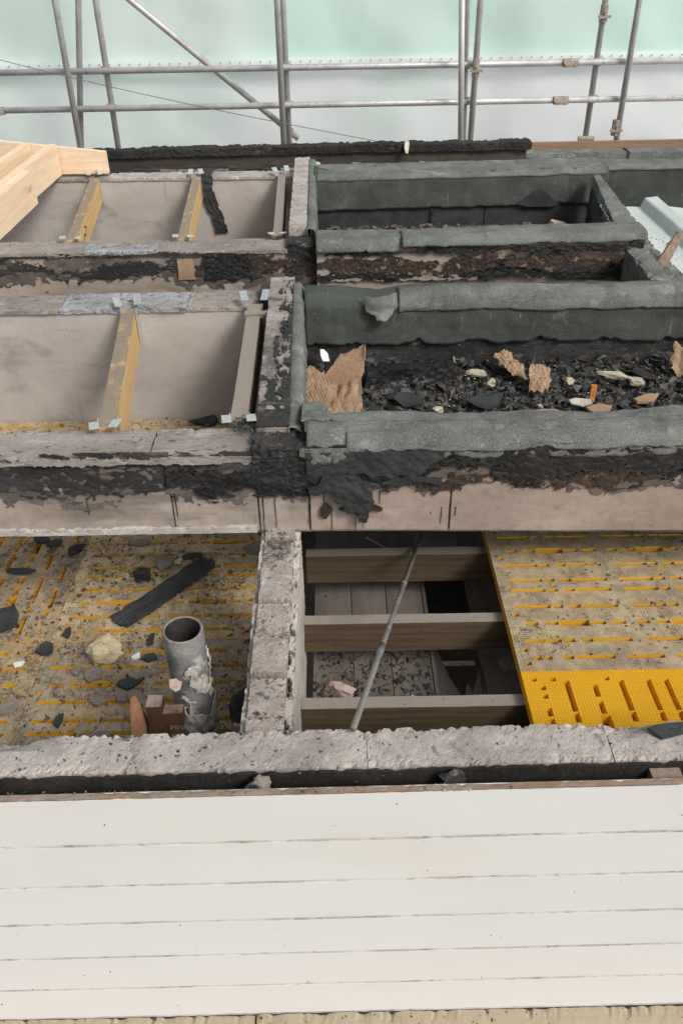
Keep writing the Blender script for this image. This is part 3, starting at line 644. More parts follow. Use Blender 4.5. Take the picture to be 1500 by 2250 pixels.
patch('bitumen_band', -.10, 2.3, .44, .62, 2.262, 'tar', t, band(.545, .085, 11., fx=4), .010, .006, seed=11)
patch('burnt_coating', .05, 2.3, .40, .56, 2.266, 'tar_brown', t, band(.478, .042, 13., fx=5), .008, .004, seed=13)
patch('loose_skin', -.10, .34, .46, .60, 2.252, 'felt_black', t, lambda x, z: z > .495+.05*N((x*5, 0, 3), 1)+.03*N((x*22, 0, 5), 1)+.9*max(0, x-.25+.06*N((z*30, 0, 2), 1)), .012, .004, seed=15)
patch('loose_skin', .14, .34, .455, .505, 2.244, 'felt_black', t, lambda x, z: abs(z-.482-.02*math.sin((x-.14)*15)) < .016+.012*N((x*20, z*20, 1), 1)-.3*max(0, abs(x-.24)-.06), .006, .004, seed=16, nz=14)
patch('hanging_tar', -.105, .165, .315, .52, 2.240, 'felt_black', t, lambda x, z: (abs(x-.01)/.115+abs(z-.475)/.065 < 1+.6*N((x*18, z*18, 2), 1)) or (abs(x-.07)/.058+abs(z-.42)/.085 < 1.0+.7*N((x*25, z*22, 5), 1)), .016, .006, seed=18, nz=34)
patch('hanging_tar', -.06, .16, .335, .42, 2.262, 'tar_brown', t, lambda x, z: (abs(x-.075)/.075+abs(z-.375)/.03 < 1.+.8*N((x*25, z*30, 8), 1)) or (abs(x+.035)/.03+abs(z-.37)/.03 < 1.0+.8*N((x*30, z*30, 9), 1)), .006, .004, seed=19, nz=20)
for i, (x, a, b, w_) in enumerate(((-.093, .29, .47, .010), (-.205, .30, .45, .005), (-.245, .29, .45, .006), (-.045, .36, .46, .007), (.345, .30, .37, .004), (.39, .335, .37, .007), (-.53, .35, .44, .009), (-.82, .36, .42, .004), (.085, .29, .36, .004), (-.02, .28, .36, .005), (.06, .28, .34, .004), (.14, .39, .44, .004))):
    mesh('tar_drip', rbox((x-w_*.17, x+w_*.17, 2.2655, 2.2690, a, b), (2, 2, 26), .0030, 30, 110+i, fn=lambda q, a=a, b=b, x=x: Vector((x+(q.x-x)*(.35+.65*(q.z-a)/(b-a)), q.y, q.z))), 'tar', t)
mesh('top_plate', rbox((-2.3, -.60, 2.262, 2.446, .5575, .577), (200, 24, 5), .0035, 9, 120, chip=.010, chipf=9, chipw=.02), 'plate', t)
mesh('top_plate', rbox((-.592, -.25, 2.264, 2.448, .5575, .580), (60, 24, 5), .004, 9, 121, chip=.012, chipf=11, chipw=.02), 'plate', t)
patch('torn_edge', -.98, -.36, .535, .60, 2.256, 'plate', t, band(.568, .018, 41., fx=4, fz=14, bias=-.05), .006, .006, seed=41)
mesh('charred_corner', rbox((-.268, -.085, 2.258, 2.40, .47, .606), (36, 28, 28), .014, 14, 123, chip=.035, chipf=14, chipw=.03), 'char', t)
mesh('charred_corner', rbox((-.26, -.10, 2.258, 2.35, .43, .56), (22, 10, 18), .010, 18, 124), 'tar', t)
# debris on the plate end
tag(mesh('char_crumbs', scatter(220, 86, lambda r: (r.gauss(-.29, .03), r.gauss(2.43, .03), .604), .004, .022), 'blackbits'), 'black crumbs heaped at the foot of the dirty joist', 'crumbs', kind='stuff')

# ------------------------------------------------------------------ partition wall lengths beyond
def felt_strip(t, xa, xb, y0, y1, zt, zb, dx, s):
    g = poly([(xa-.004, zt-.05), (xa-.002, zt+.004), (xa+.012, zt+.008), (xb-.012, zt+.006), (xb, zt-.012), (xb+.004, zb)])
    def f(u, v):
        p = g(v); y = y0+(y1-y0)*u; k = .006*N((y*6, v*6, s), 1)+.003*N((y*24, v*14, s), 1)
        return (p.x+dx*(y-y0)+k, y, p.y+k*.8)
    return mesh('felt_strip', surf(int((y1-y0)/.012), 30, f, keep=lambda u, v: v > .06+.08*N((u*14, 0, s), 1)), 'felt', t, smooth=True, solid=.004, offset=-1)
t = thing('partition_wall', 'soot-stained partition wall top left of the nearest felt tray', 'wall', (-.22, 3.1, .1))
mesh('block_top', rbox((-.262, -.152, 2.375, 3.80, .1, .618), (24, 240, 12), .0035, 14, 130, chip=.012, chipf=13, chipw=.016, fn=lambda q: Vector((q.x-.022*(q.y-2.37), q.y, q.z))), 'pt_wall', t)
felt_strip(t, -.156, -.108, 2.37, 3.70, .618, .34, -.022, 3)
mt['pt_far'] = grime('dusty_block_top', (.46, .415, .385), (.33, .295, .27), 7, .95, specks=[(40, .62, .67, (.08, .075, .075), .85), (14, .60, .70, (.18, .165, .155), .6)], bump=((24, .5), (100, .6)), dist=.008, vecscale=(.8, 1.6, 1))
def crust(parent, x0, x1, y0, y1, z, mat, keep, s, sh):
    mesh('soot_crust', surf(int((x1-x0)/.005), int((y1-y0)/.006), lambda u, v: (x0+(x1-x0)*u-sh*(y0+(y1-y0)*v-2.37), y0+(y1-y0)*v, z+.003*N((u*5, v*22, s), 1)+.002*N((u*13, v*60, s), 1)), keep=lambda u, v: keep(u, v)), mat, parent, solid=.004, offset=1, soft=2)['kind'] = 'stuff'
crust(t, -.262, -.152, 2.375, 2.80, .6215, 'char', lambda u, v: N((u*4, v*8, 1), 1)+.6*N((u*11, v*22, 2), 1)+.75-1.3*v > 0, 1, .022)
crust(t, -.225, -.152, 2.60, 3.75, .6205, 'char', lambda u, v: N((u*3, v*12, 4), 1)+.7*N((u*9, v*40, 5), 1)+.1+.5*(u-.5)-.3*v > .05, 2, .022)
t = thing('partition_wall', 'grey partition wall top left of the farthest felt tray', 'wall', (-.2, 5.3, .1))
mesh('block_top', rbox((-.236, -.134, 4.50, 6.14, .1, .640), (22, 220, 12), .0035, 12, 131, chip=.012, chipf=12, chipw=.016, fn=lambda q: Vector((q.x-.012*(q.y-4.5), q.y, q.z))), 'pt_far', t)
felt_strip(t, -.138, -.092, 4.46, 6.05, .638, .34, -.012, 4)
mesh('charred_end', rbox((-.245, -.095, 4.34, 4.515, .38, .60), (18, 20, 24), .010, 14, 132, chip=.03), 'char', t)

# ------------------------------------------------------------------ second cross wall (plain face at left)
t = thing('cross_wall', 'second cross wall with plain dusty board face at left', 'wall', (-1.4, 3.6, .03))
mesh('face_board', rbox((-2.8, -.27, 3.55, 3.566, .0, .556), (140, 2, 40), .003, 3, 140), 'board_wall', t)
mesh('core', box(-2.8, -.26, 3.567, 3.70, .06, .55), 'board', t)
mesh('top_plate', rbox((-2.8, -1.22, 3.536, 3.735, .5565, .572), (190, 20, 4), .004, 9, 142, chip=.010, chipf=9), 'plate', t)
mesh('top_plate', rbox((-1.216, -.66, 3.540, 3.74, .5565, .575), (80, 20, 4), .005, 12, 143, chip=.012, chipf=12), 'plate_blue', t)
mesh('top_plate', rbox((-.656, -.27, 3.546, 3.75, .5565, .572), (50, 20, 4), .004, 12, 144, chip=.012, chipf=12), 'plate', t)
mesh('charred_end', rbox((-.335, -.262, 3.54, 3.75, .57, .606), (14, 20, 5), .008, 18, 145, chip=.03), 'char', t)

# ------------------------------------------------------------------ felt roof trays
def felt_sheet(name, parent, prof, x0, x1, mat, s, dy=0., rag=.02, amp=.005, th=.005, nv=34, dz=None, dzx=0., ragf=7., keep=None):
    g = poly(prof)
    L = sum((Vector(b)-Vector(a)).length for a, b in zip(prof, prof[1:]))
    def f(u, v):
        x = x0+(x1-x0)*u; e = rag*(N((x*ragf, 0, s), 1)+.5*N((x*ragf*4, 2, s), 1)+.25*N((x*ragf*11, 5, s), 1))/L
        vv = min(1, max(0, v*(1-max(0, e)) if v > .5 else v)); p = g(vv)
        k = amp*N((x*4, v*5, s), 1)+amp*.7*N((x*13, v*12, s+2), 1)+amp*.35*N((x*34, v*22, s+5), 1)
        d = (dz(x, v) if dz else 0)+.007*N((x*2.3, 0, s+1), 1)+.004*N((x*7, v*2, s+1), 1)
        return (x, p.x+dy*(x-x0)+k*.8, p.y+k+d+dzx*(x-x0))
    return mesh(name, surf(int((x1-x0)/(.004 if keep else .012)), nv, f, keep=keep), mat, parent, smooth=True, solid=th, offset=0, soft=2 if keep else 0)
t = thing('felt_tray', 'nearest green felt tray filled with black fire debris', 'roof tray', (1, 2.95, .2))
FT = t
mesh('deck', rbox((-.1, 2.35, 2.42, 3.52, .22, .298), (120, 50, 2), .006, 8, 150), 'char', t)
mesh('charred_back', rbox((-.15, 2.35, 3.512, 3.63, .25, .60), (150, 4, 26), .009, 13, 151), 'char', t)
mesh('front_kerb', box(-.09, 2.35, 2.30, 2.42, .29, .632), 'board', t)
felt_sheet('front_coping', t, [(2.440, .44), (2.438, .62), (2.425, .638), (2.40, .645), (2.31, .645), (2.279, .634), (2.262, .612), (2.256, .568)], -.095, 2.35, 'felt', 5, rag=.05, amp=.009, nv=56, ragf=3.)
felt_sheet('coping_lap', t, [(2.345, .652), (2.315, .652), (2.279, .641), (2.256, .618), (2.249, .598)], .03, 2.35, 'felt', 5, rag=.02, amp=.006, nv=24, th=.004)
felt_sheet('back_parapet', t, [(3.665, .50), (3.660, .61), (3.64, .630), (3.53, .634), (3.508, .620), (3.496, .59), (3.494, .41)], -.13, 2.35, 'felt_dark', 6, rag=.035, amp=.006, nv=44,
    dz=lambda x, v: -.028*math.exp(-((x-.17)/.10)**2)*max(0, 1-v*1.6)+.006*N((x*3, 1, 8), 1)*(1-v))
felt_sheet('parapet_lap', t, [(3.60, .6415), (3.53, .6425), (3.502, .628), (3.488, .592), (3.4865, .565)], .28, 2.35, 'felt', 8, rag=.012, amp=.005, nv=20, th=.004)
mesh('torn_flap', surf(40, 40, lambda u, v: (.125+.14*u+.02*v, 3.480-.022*math.sin(u*3)-.02*v+.012*N((u*3, v*3, 1), 1), .635-.125*v+.02*u+.012*N((u*4, v*4, 3), 1)), keep=lambda u, v: v < .55+.5*math.sin(u*2.6+.3)+.2*N((u*5, v*5, 2), 1)-.2), 'felt', t, solid=.006, soft=3, smooth=True)
felt_sheet('corner_flap', t, [(2.63, .50), (2.60, .56), (2.52, .635), (2.43, .652), (2.36, .650)], -.115, .02, 'felt', 12, rag=.03, amp=.010, nv=44, keep=lambda u, v: u < .22+.62*v**1.5+.12*N((v*7, u, 2), 1))
patch('corner_skin', -.12, .12, .50, .612, 2.254, 'felt', t, lambda x, z: z > .56+.035*N((x*9, 0, 3), 1)+.03*N((x*31, 1, 5), 1)+.9*max(0, x-.03+.05*N((z*40, 0, 2), 1))+.8*max(0, -.08-x), .010, .005, seed=44, nz=24)

# debris of the nearest tray
def tray_place(r):
    x = r.uniform(-.09, 1.75); y = r.uniform(2.9, 3.5)
    if x < .13 and r.random() < .6: return None
    h = .03*max(0, N((x*4, y*4, 1), 1))+.02*max(0, (y-3.3)/.2)
    return (x, y, .298+h*r.random())
tag(mesh('burnt_debris', scatter(5200, 87, tray_place, .008, .06, .7), 'blackbits'), 'heap of black burnt fragments filling the nearest felt tray', 'debris', kind='stuff')
tag(mesh('grey_crumbs', scatter(900, 187, tray_place, .005, .03, .6), 'dustbits'), 'grey ash crumbs mixed into the black debris of the tray', 'crumbs', kind='stuff')
tag(mesh('pale_crumbs', scatter(320, 88, lambda r: (r.uniform(.1, 1.7), r.uniform(2.95, 3.45), .318+.012*r.random()), .003, .011), 'foam_pale'), 'pale specks sprinkled over the black debris in the tray', 'crumbs', kind='stuff')
mesh_log = tag(mesh('charred_log', rbox((.13, .52, 3.33, 3.40, .30, .375), (50, 8, 8), .010, 12, 155, fn=lambda q: Vector((q.x, q.y+.12*(q.x-.1)-.05, q.z))), 'tar'), 'charred timber lying in the tray right of the brown paper', 'timber')
for i, (x, y, lx, ly, mm, lab) in enumerate(((.30, 3.12, .16, .10, 'felt_black', 'curled black felt scrap at the middle of the tray front'), (.62, 3.08, .20, .10, 'felt_black', 'long black felt scrap lying near the front kerb'), (.92, 3.28, .14, .12, 'felt_black', 'black felt scrap just right of the torn brown cardboard'),
        (1.35, 3.30, .16, .10, 'char', 'charred scrap behind the pale foam pieces'), (.45, 3.42, .22, .07, 'felt_black', 'black felt strip against the back of the tray'))):
    tag(mesh('felt_scrap', flake(230+i, lx, ly, (x, y, .315), i*.6, .006, .03, tilt=(.15, .1)), mm), lab, 'felt scrap', 'black scraps in the tray')
# brown papers
def paper(seed, pos, w_, h_, rz, lean, outline, label, amp=.02, mat='kraft', fold=None):
    rot = Matrix.Rotation(rz, 3, 'Z')
    def f(u, v):
        x = (u-.5)*w_; k = lean(u, v)
        p = rot @ Vector((x, v*h_*k[0], 0)); q = (u*3, v*3, seed)
        n = amp*(N(q, .6, seed)+.5*abs(N(q, 1.3, seed+1))+.35*abs(N(q, 2.9, seed+2)))
        return Vector(pos)+p+Vector((0, 0, v*h_*k[1]+n+(fold(u, v) if fold else 0)))
    return tag(mesh('paper_scrap', surf(52, 64, f, keep=outline), mat, solid=.0025, soft=4, smooth=False), label, 'paper', 'brown paper scraps in the tray')
def big(u, v):
    k = max(0., v-.5)/.5; n_ = .026*N((u*2.2, v*3.0, 2), 1)+.016*abs(N((u*4.5, v*5.5, 5), 1))+.006*abs(N((u*10, v*12, 8), 1))
    x = -.085+.20*u
    x = x*(1-k)+k*(.055+.095*u)
    return (x+.02*k*math.sin(u*6+v*5), 2.985+.26*min(v, .5)*2+.05*k+n_*1.2*k, .322+.04*min(v, .5)*2*u+.15*k**.85+n_*(1-.5*k))
tag(mesh('paper_scrap', surf(64, 84, big, keep=lambda u, v: .03+.05*N((v*6, 1, 2), 1) < u < .97+.05*N((v*6, 3, 2), 1) and v < .95+.05*N((u*3, 0, 4), 1)), 'kraft', solid=.0022, soft=3, smooth=True), 'large crumpled brown paper standing in the left of the tray', 'paper', 'brown paper scraps in the tray')
paper(4, (-.045, 3.03, .31), .16, .30, .35, lambda u, v: (.9, .35), lambda u, v: abs(u-.5) < .46+.06*N((v*5, u, 5), 1) and v < .85+.16*N((u*4, 0, 6), 1), 'ribbed brown cardboard against the left corner of the tray', .02, fold=lambda u, v: .0025*math.sin(u*90))
paper(5, (.80, 3.30, .325), .13, .16, .5, lambda u, v: (.8, .45), lambda u, v: abs(u-.5) < .38+.14*N((v*4, u, 7), 1), 'folded brown cardboard piece at the middle back of the tray', .03, fold=lambda u, v: .003*math.sin(u*50))
paper(6, (.845, 3.13, .325), .11, .17, -.2, lambda u, v: (.75, .5), lambda u, v: abs(u-.5) < .40+.12*N((v*4, u, 8), 1) and v > .08+.2*N((u*6, 1, 3), 1), 'torn upright brown cardboard right of the tray middle', .03)
paper(7, (1.52, 3.33, .33), .13, .13, -.3, lambda u, v: (.6, .7), lambda u, v: abs(u-.5) < .42+.1*N((v*4, u, 9), 1), 'brown paper pieces at the far right back of the tray', .03, fold=lambda u, v: .012*math.sin(u*12))
tag(mesh('white_scrap', flake(240, .055, .075, (-.05, 3.42, .37), .3, .004, .02, tilt=(.9, .2)), 'whitepaper'), 'bright white scrap in the far left corner of the tray', 'scrap')
tag(mesh('cream_flake', flake(241, .105, .055, (1.0, 3.05, .325), -.6, .007, .01, tilt=(.35, -.1)), 'cream'), 'cream coloured flake standing out on the black debris', 'flake')
tag(mesh('orange_sliver', rbox((1.04, 1.062, 3.06, 3.075, .33, .405), (3, 3, 10), .005, 30, 9), 'orange'), 'orange wood sliver beside the cream flake', 'sliver')
for i, (x, y, sx, sy, rz, lab) in enumerate(((1.205, 3.29, .15, .05, -.45, 'long pale foam stick at the right of the tray'), (1.28, 3.22, .08, .045, -.3, 'short pale foam lump touching the long foam stick'), (.625, 3.33, .13, .035, -.2, 'pale foam stick behind the middle of the tray'), (.66, 3.24, .05, .05, .2, 'grey foam lump in front of the pale middle stick'), (.41, 3.0, .05, .03, .3, 'small pale chip beside the front kerb'), (1.0, 3.24, .045, .04, .4, 'small pale foam lump behind the cream flake'))):
    tag(mesh('foam_piece', hull(245+i, (sx, sy, .035), (x, y, .325), rz, rough=.2), 'foam_pale'), lab, 'foam', 'foam pieces in the tray')
for i, (x, y, lx, ly, lab) in enumerate(((.86, 2.985, .16, .06, 'tan board patch bared at the kerb, below the torn cardboard'), (1.07, 3.01, .15, .09, 'tan board patch bared at the kerb, below the orange sliver'), (1.30, 3.10, .17, .07, 'tan board patch bared below the foam sticks'))):
    tag(mesh('board_patch', flake(252+i, lx, ly, (x, y, .318), .3*i, .012, 0), 'kraft'), lab, 'board patch', 'tan board patches')

# ------------------------------------------------------------------ third cross wall
t = thing('cross_wall', 'third cross wall with patchy black coating and brown burnt right half', 'wall', (-.6, 4.45, 0))
mesh('face_board', rbox((-2.9, -.76, 4.35, 4.366, .05, .556), (130, 2, 30), .003, 5, 160), 'board', t)
mesh('face_board', rbox((-.757, -.09, 4.35, 4.366, .05, .556), (44, 2, 30), .003, 5, 161), 'board', t)
mesh('face_board', rbox((-.087, 1.55, 4.285, 4.30, .05, .60), (110, 2, 34), .003, 5, 162, fn=lambda q: Vector((q.x, q.y+.02*q.x, q.z))), 'board_pink', t)
mesh('core', box(-2.9, 1.5, 4.38, 4.50, .05, .55), 'board', t)
mesh('top_plate', rbox((-2.9, -.24, 4.336, 4.535, .5565, .573), (260, 18, 4), .004, 8, 163, chip=.012, chipf=9), 'plate', t)
mesh('top_plate', rbox((-1.30, -.92, 4.332, 4.47, .562, .578), (46, 12, 4), .005, 12, 164, chip=.02), 'plate_blue', t)
patch('soot_stain', -2.9, -.09, .33, .57, 4.3485, 'soot', t, band(.475, .10, 53., fx=3, fz=9, bias=-.02), .002, .0012, seed=53)
patch('bitumen_band', -2.9, -.60, .37, .57, 4.346, 'char', t, band(.475, .065, 21., fx=2.6, fz=12, bias=-.12), .008, .006, seed=21)
patch('bitumen_band', -2.9, -.60, .53, .575, 4.340, 'char', t, band(.555, .016, 22., fx=4, fz=12), .008, .006, seed=22)
patch('bitumen_band', -.70, -.40, .385, .565, 4.342, 'tar', t, lambda x, z: abs(x+.555)/.125 < 1+.12*N((z*20, 1, 2), 1) and z > .42+.025*N((x*16, 0, 4), 1), .010, .006, seed=23)
patch('bitumen_band', -.45, -.08, .38, .57, 4.343, 'tar_brown', t, band(.49, .06, 24., fx=6), .010, .006, seed=24)
patch('bare_board', -.83, -.715, .42, .535, 4.340, 'kraft', t, lambda x, z: abs(x+.775) < .048+.012*N((z*30, 0, 3), 1), .003, .006, seed=25)
pb = lambda q: q
patch('burnt_coating', -.09, 1.54, .37, .62, 4.282, 'tar_brown', t, band(.505, .075, 26., fx=3, fz=12, bias=-.12), .008, .004, seed=26)
patch('bitumen_band', -.09, 1.54, .39, .62, 4.276, 'tar', t, band(.575, .03, 27., fx=4, fz=12), .010, .006, seed=27)
patch('bitumen_band', -.09, 1.54, .39, .54, 4.276, 'tar', t, band(.445, .028, 28., fx=3, fz=12), .010, .006, seed=28)
patch('bitumen_band', .75, 1.5, .39, .54, 4.300, 'tar', t, band(.47, .04, 29., fx=3, fz=12), .010, .006, seed=29)
patch('pale_coating', -.05, .75, .40, .50, 4.277, 'plate', t, band(.435, .025, 30., fx=2, fz=14, bias=.0), .006, .005, seed=30)
mesh('charred_corner', rbox((1.535, 1.60, 4.29, 4.40, .36, .61), (8, 10, 26), .008, 16, 165), 'tar', t)
# ------------------------------------------------------------------ far felt tray
t = thing('felt_tray', 'farthest green felt tray with a pink lump and thin rubble inside', 'roof tray', (.75, 5.0, .2))
mesh('deck', rbox((-.1, 1.66, 4.42, 5.66, .22, .30), (80, 40, 2), .006, 8, 170), 'charbrown', t)
mesh('front_kerb', box(-.085, 1.60, 4.32, 4.42, .3, .617), 'board', t)
felt_sheet('front_coping', t, [(4.47, .46), (4.465, .60), (4.452, .628), (4.43, .638), (4.29, .638), (4.266, .626), (4.256, .60), (4.252, .578)], -.09, 1.625, 'felt', 15, dy=.045, rag=.02, amp=.005, nv=36)
felt_sheet('coping_lap', t, [(4.40, .644), (4.29, .6455), (4.258, .633), (4.246, .604)], .35, 1.61, 'felt', 16, dy=.04, rag=.012, amp=.004, nv=16, th=.004)
mesh('back_core', rbox((-.1, 1.74, 5.63, 5.86, .25, .615), (60, 6, 10), .004, 6, 171, fn=lambda q: Vector((q.x, q.y+.055*q.x, q.z))), 'felt_black', t)
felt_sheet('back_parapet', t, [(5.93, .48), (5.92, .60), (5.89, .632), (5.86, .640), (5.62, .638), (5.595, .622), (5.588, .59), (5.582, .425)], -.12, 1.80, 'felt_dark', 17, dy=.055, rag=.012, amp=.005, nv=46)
felt_sheet('parapet_top', t, [(5.88, .645), (5.63, .644), (5.598, .630), (5.586, .606)], -.10, 1.785, 'felt', 18, dy=.055, rag=.008, amp=.004, nv=18, th=.004)
for i, (a, b) in enumerate(((-.11, .64), (.655, 1.0), (1.005, 1.68))):
    mesh('lining_panel', rbox((a, b, 5.606, 5.622, .295, .43), (int((b-a)/.015), 2, 10), .004, 8, 172+i, fn=lambda q: Vector((q.x, q.y+.055*q.x, q.z))), 'felt_black', t)
mesh('seam_post', rbox((.640, .654, 5.595, 5.63, .295, .45), (2, 3, 10), .002, 8, 176, fn=lambda q: Vector((q.x, q.y+.055*q.x, q.z))), 'tar', t)
tv = [(1.205, .438), (1.345, .527), (1.40, .50), (1.49, .428), (1.44, .415), (1.28, .418)]
yy = lambda x: 5.566+.055*(x+.1)
mesh('torn_patch', ([(x, yy(x), z) for x, z in tv]+[(x, yy(x)+.012, z) for x, z in tv], [tuple(range(6)), tuple(range(6, 12))[::-1]]+[(i, (i+1) % 6, 6+(i+1) % 6, 6+i) for i in range(6)]), 'felt_black', t)
kf = lambda q: Vector((1.637+.07*(q.y-4.46)-(1.637-q.x)*max(.3, 1-.60*(q.y-4.46)), q.y, q.z))
mesh('side_kerb', rbox((1.50, 1.637, 4.46, 5.62, .25, .618), (14, 90, 16), .004, 7, 177, chip=.012, fn=kf), 'felt', t)
mesh('side_lining', rbox((1.470, 1.498, 4.47, 5.60, .29, .55), (3, 80, 16), .006, 8, 179, chip=.03, chipw=.03, fn=kf), 'felt_black', t)
mesh('side_skin', surf(50, 16, lambda u, v: (1.478+.06*u+.02*v-.02*N((u*6, v*4, 1), 1), 4.50+.42*u, .625-.17*v+.012*N((u*9, v*5, 2), 1)), keep=lambda u, v: v < .7-.5*u+.35*N((u*8, v*3, 4), 1)), 'felt', t, solid=.005, soft=2)
tag(mesh('tray_rubble', scatter(900, 89, lambda r: (r.uniform(-.05, 1.5), r.uniform(5.2, 5.6), .305+.012*r.random()), .010, .06, .5), 'dustbits'), 'thin grey rubble on the floor of the farthest tray', 'rubble', kind='stuff')
tag(mesh('tray_grit', scatter(420, 90, lambda r: (r.uniform(-.05, 1.3), r.uniform(5.2, 5.58), .31+.012*r.random()), .010, .06, .5), 'blackbits'), 'black grit among the rubble of the farthest tray', 'grit', kind='stuff')
tag(mesh('plaster_lump', hull(260, (.17, .12, .12), (1.44, 5.40, .30), .2, rough=.18), 'plasterpink'), 'round pinkish plaster lump in the farthest tray', 'lump')
tag(mesh('plaster_slab', flake(261, .14, .09, (1.03, 5.36, .31), .2, .02, .01, tilt=(.12, .1)), 'plasterpink'), 'flat pinkish slab in the farthest tray, left of the lump', 'slab')
tag(mesh('felt_scrap', flake(262, .16, .07, (1.10, 5.33, .305), .0, .008, .02), 'felt_black'), 'black felt scrap under the flat pinkish slab', 'felt scrap')
tag(mesh('plaster_chip', flake(263, .08, .06, (.38, 5.38, .32), .5, .012, .01, tilt=(.3, 0)), 'plasterpink'), 'small pink chip among rubble at the middle of the far tray', 'chip')
tag(mesh('felt_scrap', flake(264, .2, .1, (.28, 5.35, .31), .2, .008, .04, tilt=(.15, 0)), 'felt_black'), 'curved black scrap left of the small pink chip', 'felt scrap')
# ------------------------------------------------------------------ corner kerb, gutter, right-hand roof
t = thing('corner_kerb', 'felt covered corner kerb at the right end of the near tray', 'kerb', (1.6, 3.95, .2))
mesh('slab', rbox((1.47, 1.60, 3.66, 4.27, .2, .580), (14, 44, 14), .008, 7, 180, chip=.03, fn=lambda q: Vector((q.x+.05*(q.y-3.7), q.y, q.z))), 'felt', t)
mesh('lap', rbox((1.635, 1.70, 3.62, 4.55, .2, .540), (8, 60, 10), .006, 6, 181, chip=.02), 'felt', t)
tag(mesh('splintered_plank', rbox((-.036, .036, -.008, .012, 0, .26), (8, 3, 24), .007, 14, 182, chip=.03,
    fn=lambda q: Vector((1.55+q.x*(1-.5*q.z/.26)+.62*q.z, 3.98+q.y+.62*q.z, .50+q.z*.75))), 'woodbit'), 'splintered brown plank leaning beside the burnt wall end', 'plank')
t = thing('gutter_sheet', 'white folded metal gutter sheet beyond the felt kerb at right', 'gutter', (1.95, 4.7, .4))
g = poly([(1.70, .50), (1.72, .475), (1.86, .462), (1.955, .458), (1.975, .515), (2.05, .522), (2.075, .465), (2.30, .44)])
mesh('sheet', surf(60, 60, lambda u, v: (g(v).x+.003*N((u*5, v*5, 1), 1), 3.60+1.85*u, g(v).y+.004*N((u*4, v*7, 2), 1))), 'gutter', t, solid=.003)
tag(mesh('gutter_grit', scatter(60, 92, lambda r: (r.uniform(1.72, 1.94), r.uniform(4.1, 4.8), .468), .005, .02), 'blackbits'), 'dark crumbs lying in the white gutter sheet', 'grit', kind='stuff')
t = thing('flat_building_roof', 'flat dark green felt roof with upstand at upper right', 'flat roof', (2.5, 5.6, .1))
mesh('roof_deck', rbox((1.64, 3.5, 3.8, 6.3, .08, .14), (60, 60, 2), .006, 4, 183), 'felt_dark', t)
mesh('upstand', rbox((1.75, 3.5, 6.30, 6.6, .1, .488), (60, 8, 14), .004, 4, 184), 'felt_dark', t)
mesh('upstand_top', rbox((1.75, 3.5, 6.292, 6.60, .489, .497), (60, 8, 2), .003, 6, 185), 'felt', t)
mesh('rear_kerb', rbox((1.40, 3.5, 6.602, 6.74, .3, .542), (60, 6, 8), .004, 5, 186), 'felt', t)
mesh('kerb_lap', rbox((2.20, 2.215, 6.594, 6.745, .40, .548), (2, 6, 8), .003, 9, 187), 'felt_black', t)
def rollf(u, v):
    a = -.3+2.6*u; r = .085+.015*N((u*3, v*3, 1), 1)
    return (1.55+.13*v+.03*N((u*4, v*4, 5), 1)+.06*u, 6.22-r*math.cos(a)*.9+.03*v, .50+r*math.sin(a)*1.35)
tag(mesh('felt_roll', surf(24, 16, rollf, keep=lambda u, v: v < .8+.3*N((u*5, 0, 2), 1)), 'felt', solid=.008), 'curled piece of green felt sticking up behind the far tray', 'felt')

# ------------------------------------------------------------------ far left cross wall, charred beam
t = thing('cross_wall', 'farthest cross wall with shadowed board face behind three joists', 'wall', (-1.6, 6.0, 0))
mesh('face_board', rbox((-2.95, -.25, 5.93, 5.946, -.1, .550), (130, 2, 40), .004, 3, 190), 'board_wall', t)
mesh('core', box(-2.95, -.25, 5.95, 6.06, -.1, .54), 'board', t)
mesh('top_plate', rbox((-2.95, -1.52, 5.92, 6.075, .5505, .566), (130, 14, 4), .004, 9, 191, chip=.010), 'plate', t)
mesh('top_plate', rbox((-1.516, -.25, 5.92, 6.08, .5505, .568), (130, 14, 4), .003, 9, 192, chip=.008), 'concrete', t)
tag(mesh('felt_tail', surf(10, 60, lambda u, v: (-.885+.085*u+.045*v-.02*math.sin(v*5), 5.918-.010*abs(N((u*3, v*9, 1), 1))-.012*(1-v)+(.16*max(0, .08-v)/.08), .592-.42*max(0, v-.06)), keep=lambda u, v: abs(u-.5) < .46+.1*N((v*9, u, 1), 1)), 'felt_black', solid=.006), 'black felt strip hanging down the farthest wall face', 'felt')
t = thing('charred_beam', 'long charred roof edge beam in front of the scaffold', 'beam', (-.2, 6.55, .3))
tb = lambda q: Vector((q.x, q.y, q.z+.007*q.x+.012*N((q.x*1.6, 0, 3), 1)*(1 if q.z > .6 else .3)))
mesh('felt_edge', rbox((-1.90, 1.45, 6.47, 6.60, .590, .642), (240, 10, 6), .010, 9, 195, chip=.03, chipf=7, fn=tb), 'charbeam', t)
mesh('fascia', rbox((-1.88, 1.42, 6.495, 6.56, .515, .592), (180, 3, 8), .005, 7, 196, fn=tb), 'charbrown', t)
mesh('sill', rbox((-1.90, 1.45, 6.40, 6.58, .40, .515), (220, 8, 8), .010, 9, 197, chip=.03, fn=tb), 'char', t)
mesh('rear_deck', rbox((-2.9, 1.75, 6.09, 6.42, .38, .44), (140, 14, 2), .008, 9, 198), 'char', t)
for i, (x, z, w_) in enumerate(((-1.0, .50, .5), (-.2, .50, .35), (.5, .49, .5), (1.1, .5, .3))):
    mesh('peeling_lath', rbox((x-w_/2, x+w_/2, 6.392, 6.398, z, z+.012), (40, 1, 2), .006, 12, 199+i), 'plate', t)
